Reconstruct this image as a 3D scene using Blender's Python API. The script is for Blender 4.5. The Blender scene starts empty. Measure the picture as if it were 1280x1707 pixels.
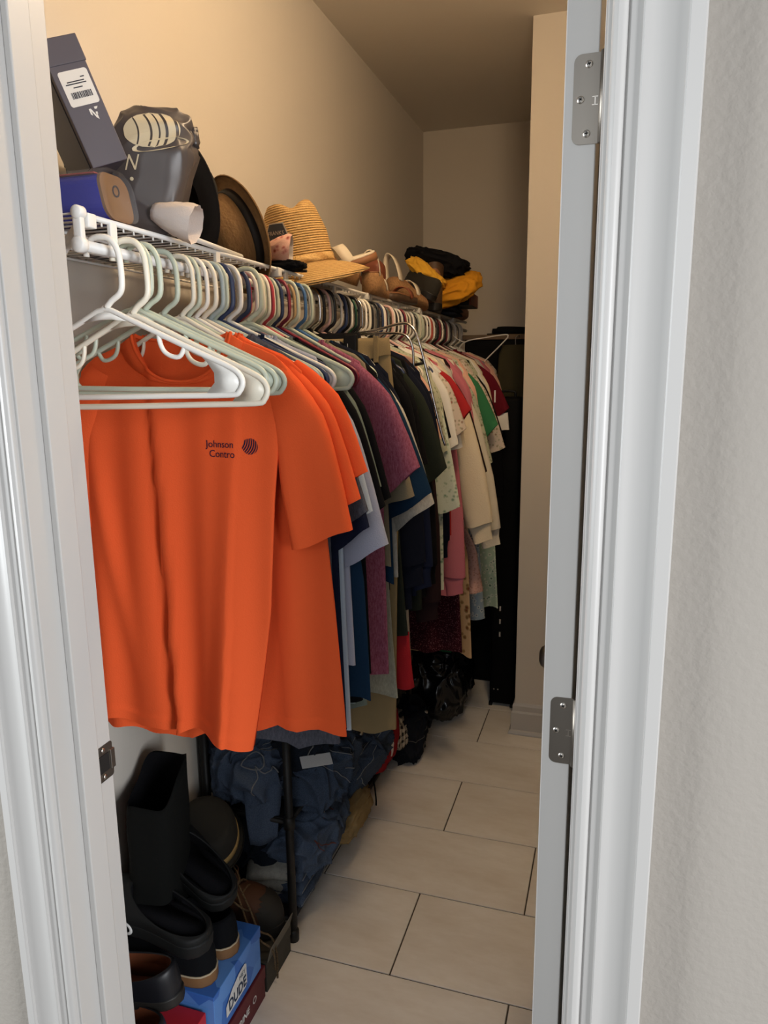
import bpy, bmesh, math, random
import numpy as np
from mathutils import Vector, Matrix, Euler, noise
from mathutils.bvhtree import BVHTree
PI = math.pi
random.seed(7)
SC = bpy.context.scene
COL = SC.collection

# ---------------------------------------------------------------- camera
YAW, PITCH, ROLL, CAM_H, FPX = 0.306669, -0.1954215, -0.0100347, 1.52844, 1218.66
def cam_axes():
    cy, sy, cp, sp = math.cos(YAW), math.sin(YAW), math.cos(PITCH), math.sin(PITCH)
    f = Vector((-sy*cp, cy*cp, sp)); r = Vector((cy, sy, 0)); u = r.cross(f)
    cr, sr = math.cos(ROLL), math.sin(ROLL)
    return cr*r + sr*u, -sr*r + cr*u, f
cam = bpy.data.objects.new('camera', bpy.data.cameras.new('camera'))
COL.objects.link(cam); SC.camera = cam
_r, _u, _f = cam_axes()
M = Matrix.Identity(4)
for i in range(3):
    M[i][0], M[i][1], M[i][2] = _r[i], _u[i], -_f[i]
M[2][3] = CAM_H
cam.matrix_world = M
cam.data.sensor_fit = 'VERTICAL'; cam.data.sensor_height = 32.0
cam.data.lens = FPX/1707*32.0
cam.data.clip_start = 0.02

# ---------------------------------------------------------------- world, lights, exposure
w = bpy.data.worlds.new('world'); SC.world = w; w.use_nodes = True
bg = w.node_tree.nodes['Background']
bg.inputs[0].default_value = (0.86, 0.93, 1.0, 1); bg.inputs[1].default_value = 0.30
def light(name, kind, loc, energy, color, size, aim=None, shape=None, size_y=None):
    d = bpy.data.lights.new(name, kind); d.energy = energy; d.color = color
    if kind == 'AREA':
        d.size = size
        if shape: d.shape = shape
        if size_y: d.size_y = size_y
    else:
        d.shadow_soft_size = size
    o = bpy.data.objects.new(name, d); COL.objects.link(o); o.location = loc
    if aim is not None:
        o.rotation_euler = (Vector(aim)-Vector(loc)).to_track_quat('-Z', 'Y').to_euler()
    return o
# the closet's ceiling lamp (above the frame), and the bedroom window at the left behind the camera
light('ceiling_lamp_light', 'POINT', (-0.06, 1.56, 2.58), 24.5, (1.0, 0.75, 0.48), 0.10)
light('left_window_light', 'AREA', (-2.3, -0.20, 1.6), 62, (0.93, 0.97, 1.0), 0.7, aim=(0.1, 0.75, 1.3), shape='RECTANGLE', size_y=1.5)
light('right_window_light', 'AREA', (2.30, -0.66, 1.35), 108, (0.95, 0.97, 1.0), 1.1, aim=(-0.7, 1.1, 0.8), shape='RECTANGLE', size_y=1.5)
light('far_fill_light', 'AREA', (0.0, -2.3, 2.1), 16, (0.94, 0.97, 1.0), 1.2, aim=(-0.5, 1.3, 0.5), shape='RECTANGLE', size_y=1.4)  # unseen fill added behind the camera to brighten the closet interior
SC.view_settings.view_transform = 'Standard'; SC.view_settings.look = 'None'
SC.view_settings.gamma = 1.0; SC.view_settings.use_curve_mapping = False
SC.view_settings.exposure = 0.0

# ---------------------------------------------------------------- materials
def lin(h):
    h = h.lstrip('#'); v = [int(h[i:i+2], 16)/255 for i in (0, 2, 4)]
    return tuple(((c/12.92) if c <= .04045 else ((c+.055)/1.055)**2.4) for c in v)
MATS = {}
def mat(key, col, rough=.6, metal=0, spec=.4, bump=0, bscale=200, kind=None, col2=None, scale=60, trans=0, sheen=0, alpha=1):
    if key in MATS: return MATS[key]
    m = bpy.data.materials.new(key); m.use_nodes = True; MATS[key] = m
    nt = m.node_tree; b = nt.nodes['Principled BSDF']
    c = lin(col) + (1,)
    b.inputs['Base Color'].default_value = c; b.inputs['Roughness'].default_value = rough
    b.inputs['Metallic'].default_value = metal; b.inputs['Specular IOR Level'].default_value = spec
    if alpha < 1: b.inputs['Alpha'].default_value = alpha
    if trans: b.inputs['Transmission Weight'].default_value = trans
    if sheen:
        b.inputs['Sheen Weight'].default_value = sheen; b.inputs['Sheen Roughness'].default_value = .5
    m.diffuse_color = c
    N = nt.nodes.new; L = nt.links.new
    tc = N('ShaderNodeTexCoord')
    if kind or bump:
        src = tc.outputs['Object']
    if kind in ('heather', 'denim', 'mottle', 'straw', 'cork', 'tile'):
        n = N('ShaderNodeTexNoise'); n.inputs['Scale'].default_value = scale; n.inputs['Detail'].default_value = 5
        n.inputs['Roughness'].default_value = .7
        mp = N('ShaderNodeMapping')
        if kind == 'heather': mp.inputs['Scale'].default_value = (1, 1, .35)
        if kind == 'straw': mp.inputs['Scale'].default_value = (.25, .25, 1.6)
        if kind == 'tile': mp.inputs['Scale'].default_value = (.45, 1.3, 1)
        L(src, mp.inputs[0]); L(mp.outputs[0], n.inputs['Vector'])
        r = N('ShaderNodeValToRGB'); r.color_ramp.elements[0].position = .33; r.color_ramp.elements[1].position = .67
        r.color_ramp.elements[0].color = c; r.color_ramp.elements[1].color = lin(col2) + (1,)
        L(n.outputs[0], r.inputs[0]); L(r.outputs[0], b.inputs['Base Color'])
    if kind in ('floral', 'sequin'):
        v = N('ShaderNodeTexVoronoi'); v.inputs['Scale'].default_value = scale
        L(src, v.inputs['Vector'])
        r = N('ShaderNodeValToRGB'); r.color_ramp.interpolation = 'LINEAR'
        e = r.color_ramp.elements
        cols = [lin(x) + (1,) for x in col2]
        e[0].position = .12; e[0].color = cols[0]; e[1].position = .62; e[1].color = c
        q = e.new(.34); q.color = cols[1]; q = e.new(.46); q.color = c
        n = N('ShaderNodeTexNoise'); n.inputs['Scale'].default_value = scale*.7; n.inputs['Detail'].default_value = 4
        L(src, n.inputs['Vector'])
        mx = N('ShaderNodeMath'); mx.operation = 'MULTIPLY_ADD'; mx.inputs[1].default_value = .5
        L(n.outputs[0], mx.inputs[0])
        sb = N('ShaderNodeMath'); sb.operation = 'SUBTRACT'; sb.inputs[1].default_value = .22
        L(v.outputs['Distance'], sb.inputs[0]); L(sb.outputs[0], mx.inputs[2])
        L(mx.outputs[0], r.inputs[0]); L(r.outputs[0], b.inputs['Base Color'])
    if kind == 'plaid':
        sx = N('ShaderNodeSeparateXYZ'); L(src, sx.inputs[0])
        def stripe(o, per, duty):
            a = N('ShaderNodeMath'); a.operation = 'MULTIPLY'; a.inputs[1].default_value = 1/per; L(o, a.inputs[0])
            f = N('ShaderNodeMath'); f.operation = 'FRACT'; L(a.outputs[0], f.inputs[0])
            g = N('ShaderNodeMath'); g.operation = 'LESS_THAN'; g.inputs[1].default_value = duty; L(f.outputs[0], g.inputs[0]); return g
        ad = N('ShaderNodeMath'); ad.operation = 'ADD'
        L(sx.outputs[1], ad.inputs[0]); L(sx.outputs[0], ad.inputs[1])
        s1 = stripe(ad.outputs[0], .03, .45); s2 = stripe(sx.outputs[2], .03, .45)
        a2 = N('ShaderNodeMath'); a2.operation = 'ADD'; L(s1.outputs[0], a2.inputs[0]); L(s2.outputs[0], a2.inputs[1])
        h = N('ShaderNodeMath'); h.operation = 'MULTIPLY'; h.inputs[1].default_value = .5; L(a2.outputs[0], h.inputs[0])
        mxx = N('ShaderNodeMix'); mxx.data_type = 'RGBA'; L(h.outputs[0], mxx.inputs[0])
        mxx.inputs[6].default_value = c; mxx.inputs[7].default_value = lin(col2) + (1,)
        L(mxx.outputs[2], b.inputs['Base Color'])
    if kind == 'weave':
        wv = N('ShaderNodeTexWave'); wv.wave_type = 'RINGS' if scale > 0 else 'BANDS'; wv.inputs['Scale'].default_value = abs(scale)
        if scale > 0: wv.rings_direction = 'Z'
        else: wv.bands_direction = 'Z'
        wv.inputs['Distortion'].default_value = 1.6; wv.inputs['Detail'].default_value = 3; wv.inputs['Detail Scale'].default_value = 6
        L(src, wv.inputs['Vector'])
        n = N('ShaderNodeTexNoise'); n.inputs['Scale'].default_value = 190; L(src, n.inputs['Vector'])
        ml = N('ShaderNodeMath'); ml.operation = 'MULTIPLY_ADD'; ml.inputs[1].default_value = .6; L(n.outputs[0], ml.inputs[0]); L(wv.outputs['Fac'], ml.inputs[2])
        r = N('ShaderNodeValToRGB'); r.color_ramp.elements[0].position = .35; r.color_ramp.elements[1].position = .85
        r.color_ramp.elements[0].color = lin(col2) + (1,); r.color_ramp.elements[1].color = c
        L(ml.outputs[0], r.inputs[0]); L(r.outputs[0], b.inputs['Base Color'])
        bp = N('ShaderNodeBump'); bp.inputs['Strength'].default_value = .9; bp.inputs['Distance'].default_value = .004
        L(ml.outputs[0], bp.inputs['Height']); L(bp.outputs[0], b.inputs['Normal'])
    if kind == 'facets':
        v = N('ShaderNodeTexVoronoi'); v.inputs['Scale'].default_value = scale; L(src, v.inputs['Vector'])
        r = N('ShaderNodeValToRGB'); r.color_ramp.elements[0].color = c; r.color_ramp.elements[1].color = lin(col2) + (1,)
        sx = N('ShaderNodeSeparateColor'); L(v.outputs['Color'], sx.inputs[0]); L(sx.outputs[0], r.inputs[0])
        L(r.outputs[0], b.inputs['Base Color'])
    if bump:
        n2 = N('ShaderNodeTexNoise'); n2.inputs['Scale'].default_value = bscale; n2.inputs['Detail'].default_value = 3
        L(src, n2.inputs['Vector'])
        bp = N('ShaderNodeBump'); bp.inputs['Strength'].default_value = bump; bp.inputs['Distance'].default_value = .002
        L(n2.outputs[0], bp.inputs['Height']); L(bp.outputs[0], b.inputs['Normal'])
    return m
def cloth(key, col, **k):
    k.setdefault('bump', .35); k.setdefault('bscale', 420)
    return mat('cloth_'+key, col, rough=.92, spec=.12, sheen=.0, **k)
PAINT = mat('wall_paint', '#cbc4ba', .75, spec=.25, bump=.12, bscale=160)
PAINT_OUT = mat('wall_paint_dimmed', '#9a948c', .75, spec=.25, bump=.5, bscale=110)  # wall paint darkened in colour to offset the strong light on the room side
CEIL = mat('ceiling_paint', '#e4ddd2', .9, spec=.1, bump=.1, bscale=120)
TRIM = mat('trim_gloss_white', '#b3b1ae', .38, spec=.45, bump=.03, bscale=60)
TILE = mat('tile_beige', '#efebe5', .42, spec=.4, kind='tile', col2='#dbd3c8', scale=5, bump=.03, bscale=30)
GROUT = mat('grout', '#4e463e', .9)
WIRE = mat('white_vinyl_wire', '#dcdad6', .4)
NICKEL = mat('satin_nickel', '#8c867e', .42, metal=1)
DARKHOLE = mat('dark_recess', '#141210', .8)
SCREW = mat('screw_steel', '#c4beb6', .3, metal=1)

# ---------------------------------------------------------------- mesh helpers
def link(o, parent=None):
    COL.objects.link(o)
    if parent is not None: o.parent = parent
    return o
def mobj(name, verts, faces, m, parent=None, smooth=True):
    me = bpy.data.meshes.new(name)
    me.from_pydata([tuple(map(float, v)) for v in verts], [], faces)
    if smooth: me.polygons.foreach_set('use_smooth', [True]*len(me.polygons))
    if m is not None: me.materials.append(m)
    me.update()
    return link(bpy.data.objects.new(name, me), parent)
class MB:
    def __init__(s): s.v = []; s.f = []
    def add(s, vf):
        v, f = vf; o = len(s.v); s.v += [tuple(map(float, p)) for p in v]; s.f += [tuple(i+o for i in q) for q in f]; return s
    def build(s, name, m, parent=None, smooth=True): return mobj(name, s.v, s.f, m, parent, smooth)
def loft(rings, closed=True, cap0=False, cap1=False, flip=False):
    n = len(rings[0]); v = [p for r in rings for p in r]; f = []
    for i in range(len(rings)-1):
        for j in range(n if closed else n-1):
            a, b = i*n+j, i*n+(j+1) % n
            q = (a, b, b+n, a+n); f.append(q[::-1] if flip else q)
    if cap0: f.append(tuple(range(n))[::-1])
    if cap1: f.append(tuple(range((len(rings)-1)*n, len(rings)*n)))
    return v, f
def catmull(pts, per=4, closed=False):
    P = [np.array(p, float) for p in pts]; n = len(P); out = []
    for i in range(n if closed else n-1):
        if closed: p0, p1, p2, p3 = P[i-1], P[i], P[(i+1) % n], P[(i+2) % n]
        else: p0, p1, p2, p3 = P[max(i-1, 0)], P[i], P[i+1], P[min(i+2, n-1)]
        for k in range(per):
            t = k/per
            out.append(.5*((2*p1)+(-p0+p2)*t+(2*p0-5*p1+4*p2-p3)*t*t+(-p0+3*p1-3*p2+p3)*t**3))
    if not closed: out.append(P[-1])
    return out
def tube(pts, r, n=8, closed=False, flat=1.0, cap=True):
    P = [Vector(p) for p in pts]; m = len(P); rings = []
    rad = r if hasattr(r, '__len__') else [r]*m
    prev = None
    for i in range(m):
        a = P[i-1] if (i > 0 or closed) else P[i]; b = P[(i+1) % m] if (i < m-1 or closed) else P[i]
        t = (b-a).normalized() if (b-a).length > 1e-9 else Vector((0, 0, 1))
        if prev is None:
            ref = Vector((0, 1, 0)) if abs(t.y) < .9 else Vector((1, 0, 0))
            nn = (ref - t*ref.dot(t)).normalized()
        else:
            nn = (prev - t*prev.dot(t)).normalized()
        prev = nn; bb = t.cross(nn)
        rings.append([P[i] + rad[i]*(math.cos(2*PI*k/n)*nn*flat + math.sin(2*PI*k/n)*bb) for k in range(n)])
    if closed: rings.append(rings[0])
    return loft(rings, True, cap and not closed, cap and not closed, flip=False)
def boxvf(x0, x1, y0, y1, z0, z1, b=0.0):
    bm = bmesh.new(); bmesh.ops.create_cube(bm, size=1)
    for v in bm.verts: v.co = Vector(((x0+x1)/2+v.co.x*(x1-x0), (y0+y1)/2+v.co.y*(y1-y0), (z0+z1)/2+v.co.z*(z1-z0)))
    if b: bmesh.ops.bevel(bm, geom=bm.edges[:], offset=b, segments=2, affect='EDGES', profile=.5)
    bm.verts.ensure_lookup_table(); bm.verts.index_update()
    vf = ([v.co.copy() for v in bm.verts], [tuple(v.index for v in f.verts) for f in bm.faces]); bm.free(); return vf
def xform(vf, mtx): return [mtx @ Vector(p) for p in vf[0]], vf[1]
def cyl(p0, p1, r, n=16): return tube([p0, p1], r, n)
def lathe(prof, n=40): # profile (r,z)
    return loft([[(r*math.cos(2*PI*k/n), r*math.sin(2*PI*k/n), z) for k in range(n)] for r, z in prof], True)
def prism(poly, y0, y1): # poly in xz, extruded along y
    n = len(poly); v = [(x, y0, z) for x, z in poly]+[(x, y1, z) for x, z in poly]
    f = [tuple(range(n)), tuple(range(n, 2*n))[::-1]]+[(i, i+n, (i+1) % n+n, (i+1) % n) for i in range(n)]
    return v, f
def extrude_z(poly, z0, z1): # poly in xy
    n = len(poly); v = [(x, y, z0) for x, y in poly]+[(x, y, z1) for x, y in poly]
    f = [tuple(range(n))[::-1], tuple(range(n, 2*n))]+[(i, (i+1) % n, (i+1) % n+n, i+n) for i in range(n)]
    return v, f
def autosharp(o, ang=28):
    bm = bmesh.new(); bm.from_mesh(o.data)
    for f in bm.faces: f.smooth = True
    for e in bm.edges: e.smooth = e.calc_face_angle(0) < math.radians(ang)
    bm.to_mesh(o.data); bm.free(); return o
def thing(name, label, cat, loc=(0, 0, 0), rot=(0, 0, 0), group=None):
    o = bpy.data.objects.new(name, None); COL.objects.link(o); o.empty_display_size = .05
    o.location = loc; o.rotation_euler = rot; o['label'] = label; o['category'] = cat
    if group: o['group'] = group
    return o
def tag(o, label, cat, group=None):
    o['label'] = label; o['category'] = cat
    if group: o['group'] = group
    return o
def struct(o): o['kind'] = 'structure'; return o
def text_vf(body, size, extr=0.0, bold=0.0):
    c = bpy.data.curves.new('text', 'FONT'); c.body = body; c.size = size; c.extrude = extr; c.resolution_u = 3; c.offset = bold
    c.align_x = 'CENTER'; c.align_y = 'CENTER'
    o = bpy.data.objects.new('text', c); COL.objects.link(o)
    dg = bpy.context.evaluated_depsgraph_get(); me = bpy.data.meshes.new_from_object(o.evaluated_get(dg))
    v = [x.co.copy() for x in me.vertices]; f = [tuple(p.vertices) for p in me.polygons]
    bpy.data.objects.remove(o); bpy.data.curves.remove(c); bpy.data.meshes.remove(me)
    return v, f
def smooth(a, b, x):
    t = min(1, max(0, (x-a)/(b-a))); return t*t*(3-2*t)
def interp(x, xs, ys): return float(np.interp(x, xs, ys))
def project(target, vf, origin_y=-1.0, off=.0012):
    """lay flat (x,z) artwork on the front of a parent-space mesh, straight along +y"""
    me = target.data; bv = BVHTree.FromPolygons([v.co for v in me.vertices], [tuple(p.vertices) for p in me.polygons])
    out = []
    last = 0
    for p in vf[0]:
        h = bv.ray_cast(Vector((p[0], origin_y, p[2])), Vector((0, 1, 0)))
        y = h[0].y - off if h[0] is not None else last
        last = y; out.append((p[0], y, p[2]))
    return out, vf[1]

# ================================================================ STRUCTURE
XL, YB, HC = -1.04, 4.035, 2.74          # left wall, back wall, ceiling
YO, YI = 0.755, 0.87                      # outer and inner face of the door wall
XJL, XJR = -0.727, -0.0245                 # jamb faces of the opening
XC, YC = -0.347, 2.90                     # corner of the wall return at the right
XR = 0.045  # unseen side wall, set close so the slot behind the door stays dark
FLOOR = struct(mobj('floor', *boxvf(-2.6, 2.4, -2.6, YB, -.06, -.003), GROUT, smooth=False))
TD, TW, G = 0.310, 0.6096, 0.002
yA, xA = 2.77475, -0.4837
tile_bm = boxvf(G, TW-G, G, TD-G, -.006, 0.0, .0012)
tile_me = None
for k in range(-5, 8):
    y0 = yA - (k+1)*TD
    xs = xA + (0 if k % 2 else TW/2)
    for j in range(-2, 2):
        x0 = xs + j*TW
        if x0 > .46 or y0 < .7: continue
        bx = max(x0, XL); 
        if y0+TD > YB+.02: continue
        if tile_me is None:
            t = mobj('tile', *tile_bm, TILE, FLOOR, smooth=False); tile_me = t.data
        else:
            t = link(bpy.data.objects.new('tile', tile_me), FLOOR)
        t.location = (x0, y0, 0)
def wallbox(name, *b): return struct(mobj(name, *boxvf(*b), PAINT, smooth=False))
wallbox('wall_left', XL-.1, XL, YI, YB+.1, -.01, HC)
wallbox('wall_back', XL, XC+.05, YB, YB+.1, -.01, HC)
wallbox('wall_right', XC, XR+.1, YC, YB+.1, -.01, HC)
wallbox('wall_side', XR, XR+.1, YI, YC, -.01, HC)
struct(mobj('ceiling', *boxvf(XL-.1, XR+.1, YI, YB+.1, HC, HC+.1), CEIL, smooth=False))
mb = MB()
mb.add(boxvf(-2.6, XJL-.02, YO, YI, -.01, HC)); mb.add(boxvf(XJR+.02, 2.4, YO, YI, -.01, HC)); mb.add(boxvf(XJL-.02, XJR+.02, YO, YI, 2.06, HC))
struct(mb.build('wall_front', PAINT_OUT, smooth=False))
# baseboards (stepped top, quarter-round shoe at the foot)
def base_profile():
    return [(0, 0), (.024, 0), (.024, .006), (.020, .014), (.014, .019), (.014, .095), (.012, .099), (.009, .103), (.009, .125), (.005, .134), (0, .138)]
def baseboard(name, axis, a0, a1, at, sgn, mit0=0, mit1=0):
    pr = base_profile(); r0, r1 = [], []
    for d, z in pr:
        if axis == 'x':
            r0.append((a0 - mit0*d, at+sgn*d, z)); r1.append((a1 + mit1*d, at+sgn*d, z))
        else:
            r0.append((at+sgn*d, a0 - mit0*d, z)); r1.append((at+sgn*d, a1 + mit1*d, z))
    v, f = loft([r0, r1], True, True, True)
    return struct(mobj(name, v, f, TRIM, smooth=False))
baseboard('baseboard_right', 'x', XC, XR, YC, -1, 1, 0)
baseboard('baseboard_end', 'y', YC, YB, XC, -1, 1, 0)
baseboard('baseboard_left', 'y', YI, YB, XL, 1)
baseboard('baseboard_back', 'x', XL, XC, YB, -1)
baseboard('baseboard_side', 'y', YI, YC, XR, -1)
# door casing: colonial profile (d outwards from the opening, t proud of the wall)
CAS = [(0, 0), (0, .0065), (.0008, .0085), (.0030, .0108), (.0065, .0122), (.0105, .0118), (.0140, .0098), (.0158, .0072), (.0164, .0068), (.0176, .0080), (.0190, .0088),
       (.0300, .0096), (.0304, .0134), (.0318, .0142), (.0340, .0138), (.0370, .0130), (.0400, .0124), (.0440, .0120), (.0480, .0120), (.0520, .0124), (.0560, .0131), (.0600, .0140), (.0640, .0152), (.0680, .0166), (.0710, .0178), (.0725, .0184), (.0729, .0222), (.0742, .0230),
       (.0880, .0226), (.0900, .0190), (.0905, .0)]
def casing(name, x0, sgn, extra=()):
    poly = [(x0+sgn*d*.87, YO-t) for d, t in CAS]
    mb = MB(); mb.add(extrude_z(poly, 0, 2.14))
    o = struct(autosharp(mb.build(name, TRIM))); return o
tr = casing('trim_1', XJR+.004, 1); tl = casing('trim_2', XJL-.004, -1)
hd = MB(); hd.add(boxvf(XJL-.09, XJR+.09, YO-.018, YO, 2.045, 2.14, .003)); struct(hd.build('trim_3', TRIM, smooth=False))
# jambs with the stop
def jamb(name, xf, sgn, st=.011):
    mb = MB()
    mb.add(boxvf(min(xf, xf-sgn*.019), max(xf, xf-sgn*.019), YO-.001, YI+.001, 0, 2.06, .0015))
    mb.add(boxvf(min(xf, xf+sgn*st), max(xf, xf+sgn*st), .793, .831, 0, 2.05, .002))
    return struct(mb.build(name, TRIM, smooth=False))
jl = jamb('trim_4', XJL, 1); jr = jamb('trim_5', XJR, -1, .003)
hj = MB(); hj.add(boxvf(XJL, XJR, YO, YI, 2.04, 2.06)); struct(hj.build('trim_6', TRIM, smooth=False))
# strike plate on the latch jamb
SZ = 0.9339
SY = .8525
mb = MB(); T = .0016
def rrect(w, h, r, n=5, rl=True, rr=True):
    pts = []
    for cx, cz, a0, on in ((w/2-r, h/2-r, 0, rr), (-w/2+r, h/2-r, PI/2, rl), (-w/2+r, -h/2+r, PI, rl), (w/2-r, -h/2+r, 1.5*PI, rr)):
        if on:
            for k in range(n+1):
                a = a0+PI/2*k/n; pts.append((cx+r*math.cos(a), cz+r*math.sin(a)))
        else:
            sx = 1 if cx > 0 else -1; sz = 1 if cz > 0 else -1; pts.append((sx*w/2, sz*h/2))
    return pts
sp = mobj('strike_plate', *[(lambda vf: ([(XJL+T*(.5 if p[1] > 0 else 1)*(1 if p[1] > 0 else 0)+.0002, SY+p[0], SZ+p[2]) for p in vf[0]], vf[1]))(prism(rrect(.040, .058, .005), 0, 1))][0], NICKEL, jl, smooth=False)
mobj('strike_hole', *boxvf(XJL+.0005, XJL+.0022, SY-.012, SY+.010, SZ-.014, SZ+.014), DARKHOLE, sp, smooth=False)
mobj('strike_lip', *boxvf(XJL, XJL+.004, SY+.012, SY+.022, SZ-.016, SZ+.016, .001), NICKEL, sp, smooth=False)
for dz in (-.022, .022):
    mobj('screw', *xform(lathe([(0, .0015), (.003, .0013), (.0038, .0005), (.004, 0)], 14), Matrix.Translation((XJL+.0018, SY-.002, SZ+dz)) @ Matrix.Rotation(PI/2, 4, 'Y')), SCREW, sp)

# the open door: seen edge-on, its hinge edge towards the room
DX0, DX1, DY0 = -.0700, -.0350, .876
DOOR = struct(mobj('door_1', *boxvf(DX0, DX1, DY0, DY0+.70, .012, 2.035, .0012), TRIM, smooth=False))
for sx, d in ((DX0, -1), (DX1, 1)):
    for z0, z1 in ((.22, .92), (1.06, 1.86)):
        mobj('panel', *boxvf(sx-.004 if d < 0 else sx-.001, sx+.001 if d < 0 else sx+.004, DY0+.11, DY0+.59, z0, z1, .002), TRIM, DOOR, smooth=False)
KZ = .915
prof = [(0, .062), (.012, .0615), (.020, .058), (.0255, .050), (.026, .042), (.021, .034), (.013, .028), (.011, .012), (.014, .009), (.030, .008), (.033, .003), (.033, 0)]
kn = mobj('knob', *xform(lathe(prof, 32), Matrix.Translation((DX0, DY0+.64, KZ)) @ Matrix.Rotation(-PI/2, 4, 'Y')), NICKEL, DOOR)
mobj('knob', *xform(lathe(prof, 32), Matrix.Translation((DX1, DY0+.64, KZ)) @ Matrix.Rotation(PI/2, 4, 'Y')), NICKEL, DOOR)
cross = MB()
cross.add(boxvf(-.0019, .0019, -.0002, .0004, -.0005, .0005)); cross.add(boxvf(-.0005, .0005, -.0002, .0004, -.0019, .0019))
for hz in (1.806, 1.078, .32):
    # leaf: rounded on the far (left) side, square against the knuckle
    poly = rrect(.029, .089, .0085, 6, True, False)
    cx = DX1+.0035-.0145
    h = mobj('hinge', *(lambda vf: ([(cx+p[0], DY0-.0012*(1-p[1]), hz+p[2]) for p in vf[0]], vf[1]))(prism(poly, 0, 1)), NICKEL, DOOR, smooth=False)
    for sx, sz in ((.001, .034), (-.0065, .0), (.001, -.034)):
        s = MB(); s.add(xform(lathe([(0, .0014), (.0026, .0013), (.0036, .0006), (.004, 0)], 16), Matrix.Translation((cx+sx, DY0-.0012, hz+sz)) @ Matrix.Rotation(PI/2, 4, 'X')))
        so = s.build('screw', SCREW, h)
        c = MB(); c.add(xform((cross.v, cross.f), Matrix.Translation((cx+sx, DY0-.0029, hz+sz)) @ Matrix.Rotation(.5+sz*20, 4, 'Y')))
        so2 = c.build('screw_slot', DARKHOLE, h, smooth=False)
    mk = MB()
    for bx in ((-.003, .003, .0036, .0044), (-.003, .003, -.0044, -.0036), (-.0005, .0005, -.004, .004)):
        mk.add(boxvf(cx+.0085+bx[0], cx+.0085+bx[1], DY0-.0015, DY0-.0011, hz-.002+bx[2], hz-.002+bx[3]))
    mk.build('stamped_mark', SCREW, h, smooth=False)
    mobj('hinge_pin', *cyl((DX1+.006, DY0-.004, hz-.0445), (DX1+.006, DY0-.004, hz+.0445), .0045, 12), NICKEL, h)

# ================================================================ WIRE SHELF
SZT = 1.745                                   # top of the deck wires
XF = -.735                                    # front edge
RODX, RODZ = -.735, 1.703
Y0S, Y1S = .905, 3.70
SH = thing('wire_shelf', 'long white wire closet shelf with a hanging rod fixed along the left wall', 'shelf', (0, 0, 0))
mb = MB()
n = int((Y1S-Y0S)/.0254)
for i in range(n+1):
    y = Y0S+.004+i*.0254
    mb.add(tube([(XL+.012, y, SZT), (XF-.004, y, SZT), (XF, y, SZT-.004), (XF, y, SZT-.010)], .0016, 5))
for x in (XL+.014, -.94, -.84):
    mb.add(cyl((x, Y0S, SZT-.004), (x, Y1S, SZT-.004), .0026, 6))
o = mb.build('deck_wires', WIRE, SH); o['kind'] = 'stuff'
mobj('front_rail', *cyl((XF+.002, Y0S, SZT-.001), (XF+.002, Y1S, SZT-.001), .0042, 8), WIRE, SH)
mobj('hanging_rod', *cyl((RODX, Y0S, RODZ), (RODX, Y1S, RODZ), .0078, 14), WIRE, SH)
def capvf(x, y, z, r): return xform(lathe([(0, .004), (r*.8, .0035), (r, .001), (r, -.010), (r*.7, -.013), (0, -.013)], 18), Matrix.Translation((x, y, z)) @ Matrix.Rotation(PI/2, 4, 'X'))
mb = MB(); mb.add(capvf(XF+.002, Y0S, SZT+.001, .0095)); mb.add(capvf(RODX, Y0S, RODZ, .0115)); mb.add(boxvf(RODX-.006, RODX+.008, Y0S-.001, Y0S+.009, RODZ, SZT, .002))
mb.build('end_bracket', WIRE, SH)
y = Y0S+.075
ties = []
while y < Y1S:
    ties.append(y); y += .305
for k, y in enumerate(ties):
    mobj('tie', *boxvf(XF-.001, XF+.006, y-.008, y+.008, RODZ-.004, SZT, .0015), WIRE, SH, smooth=False)
for y in (Y0S+.022, Y0S+.64, Y0S+1.25, Y0S+1.86, Y0S+2.47):
    a = Vector((XF-.005, y, SZT-.006)); b = Vector((XL+.004, y, SZT-.29))
    d = (b-a).normalized(); nrm = d.cross(Vector((0, 1, 0)))
    mb = MB(); mb.add(tube([a, a*.97+b*.03, b], .0085, 8, flat=.75))
    mb.add(boxvf(a.x-.004, a.x+.016, y-.009, y+.009, a.z-.012, a.z+.008, .002))
    mb.add(boxvf(XL, XL+.006, y-.012, y+.012, b.z-.03, b.z+.015, .001))
    mb.build('support_brace', WIRE, SH)

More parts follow.
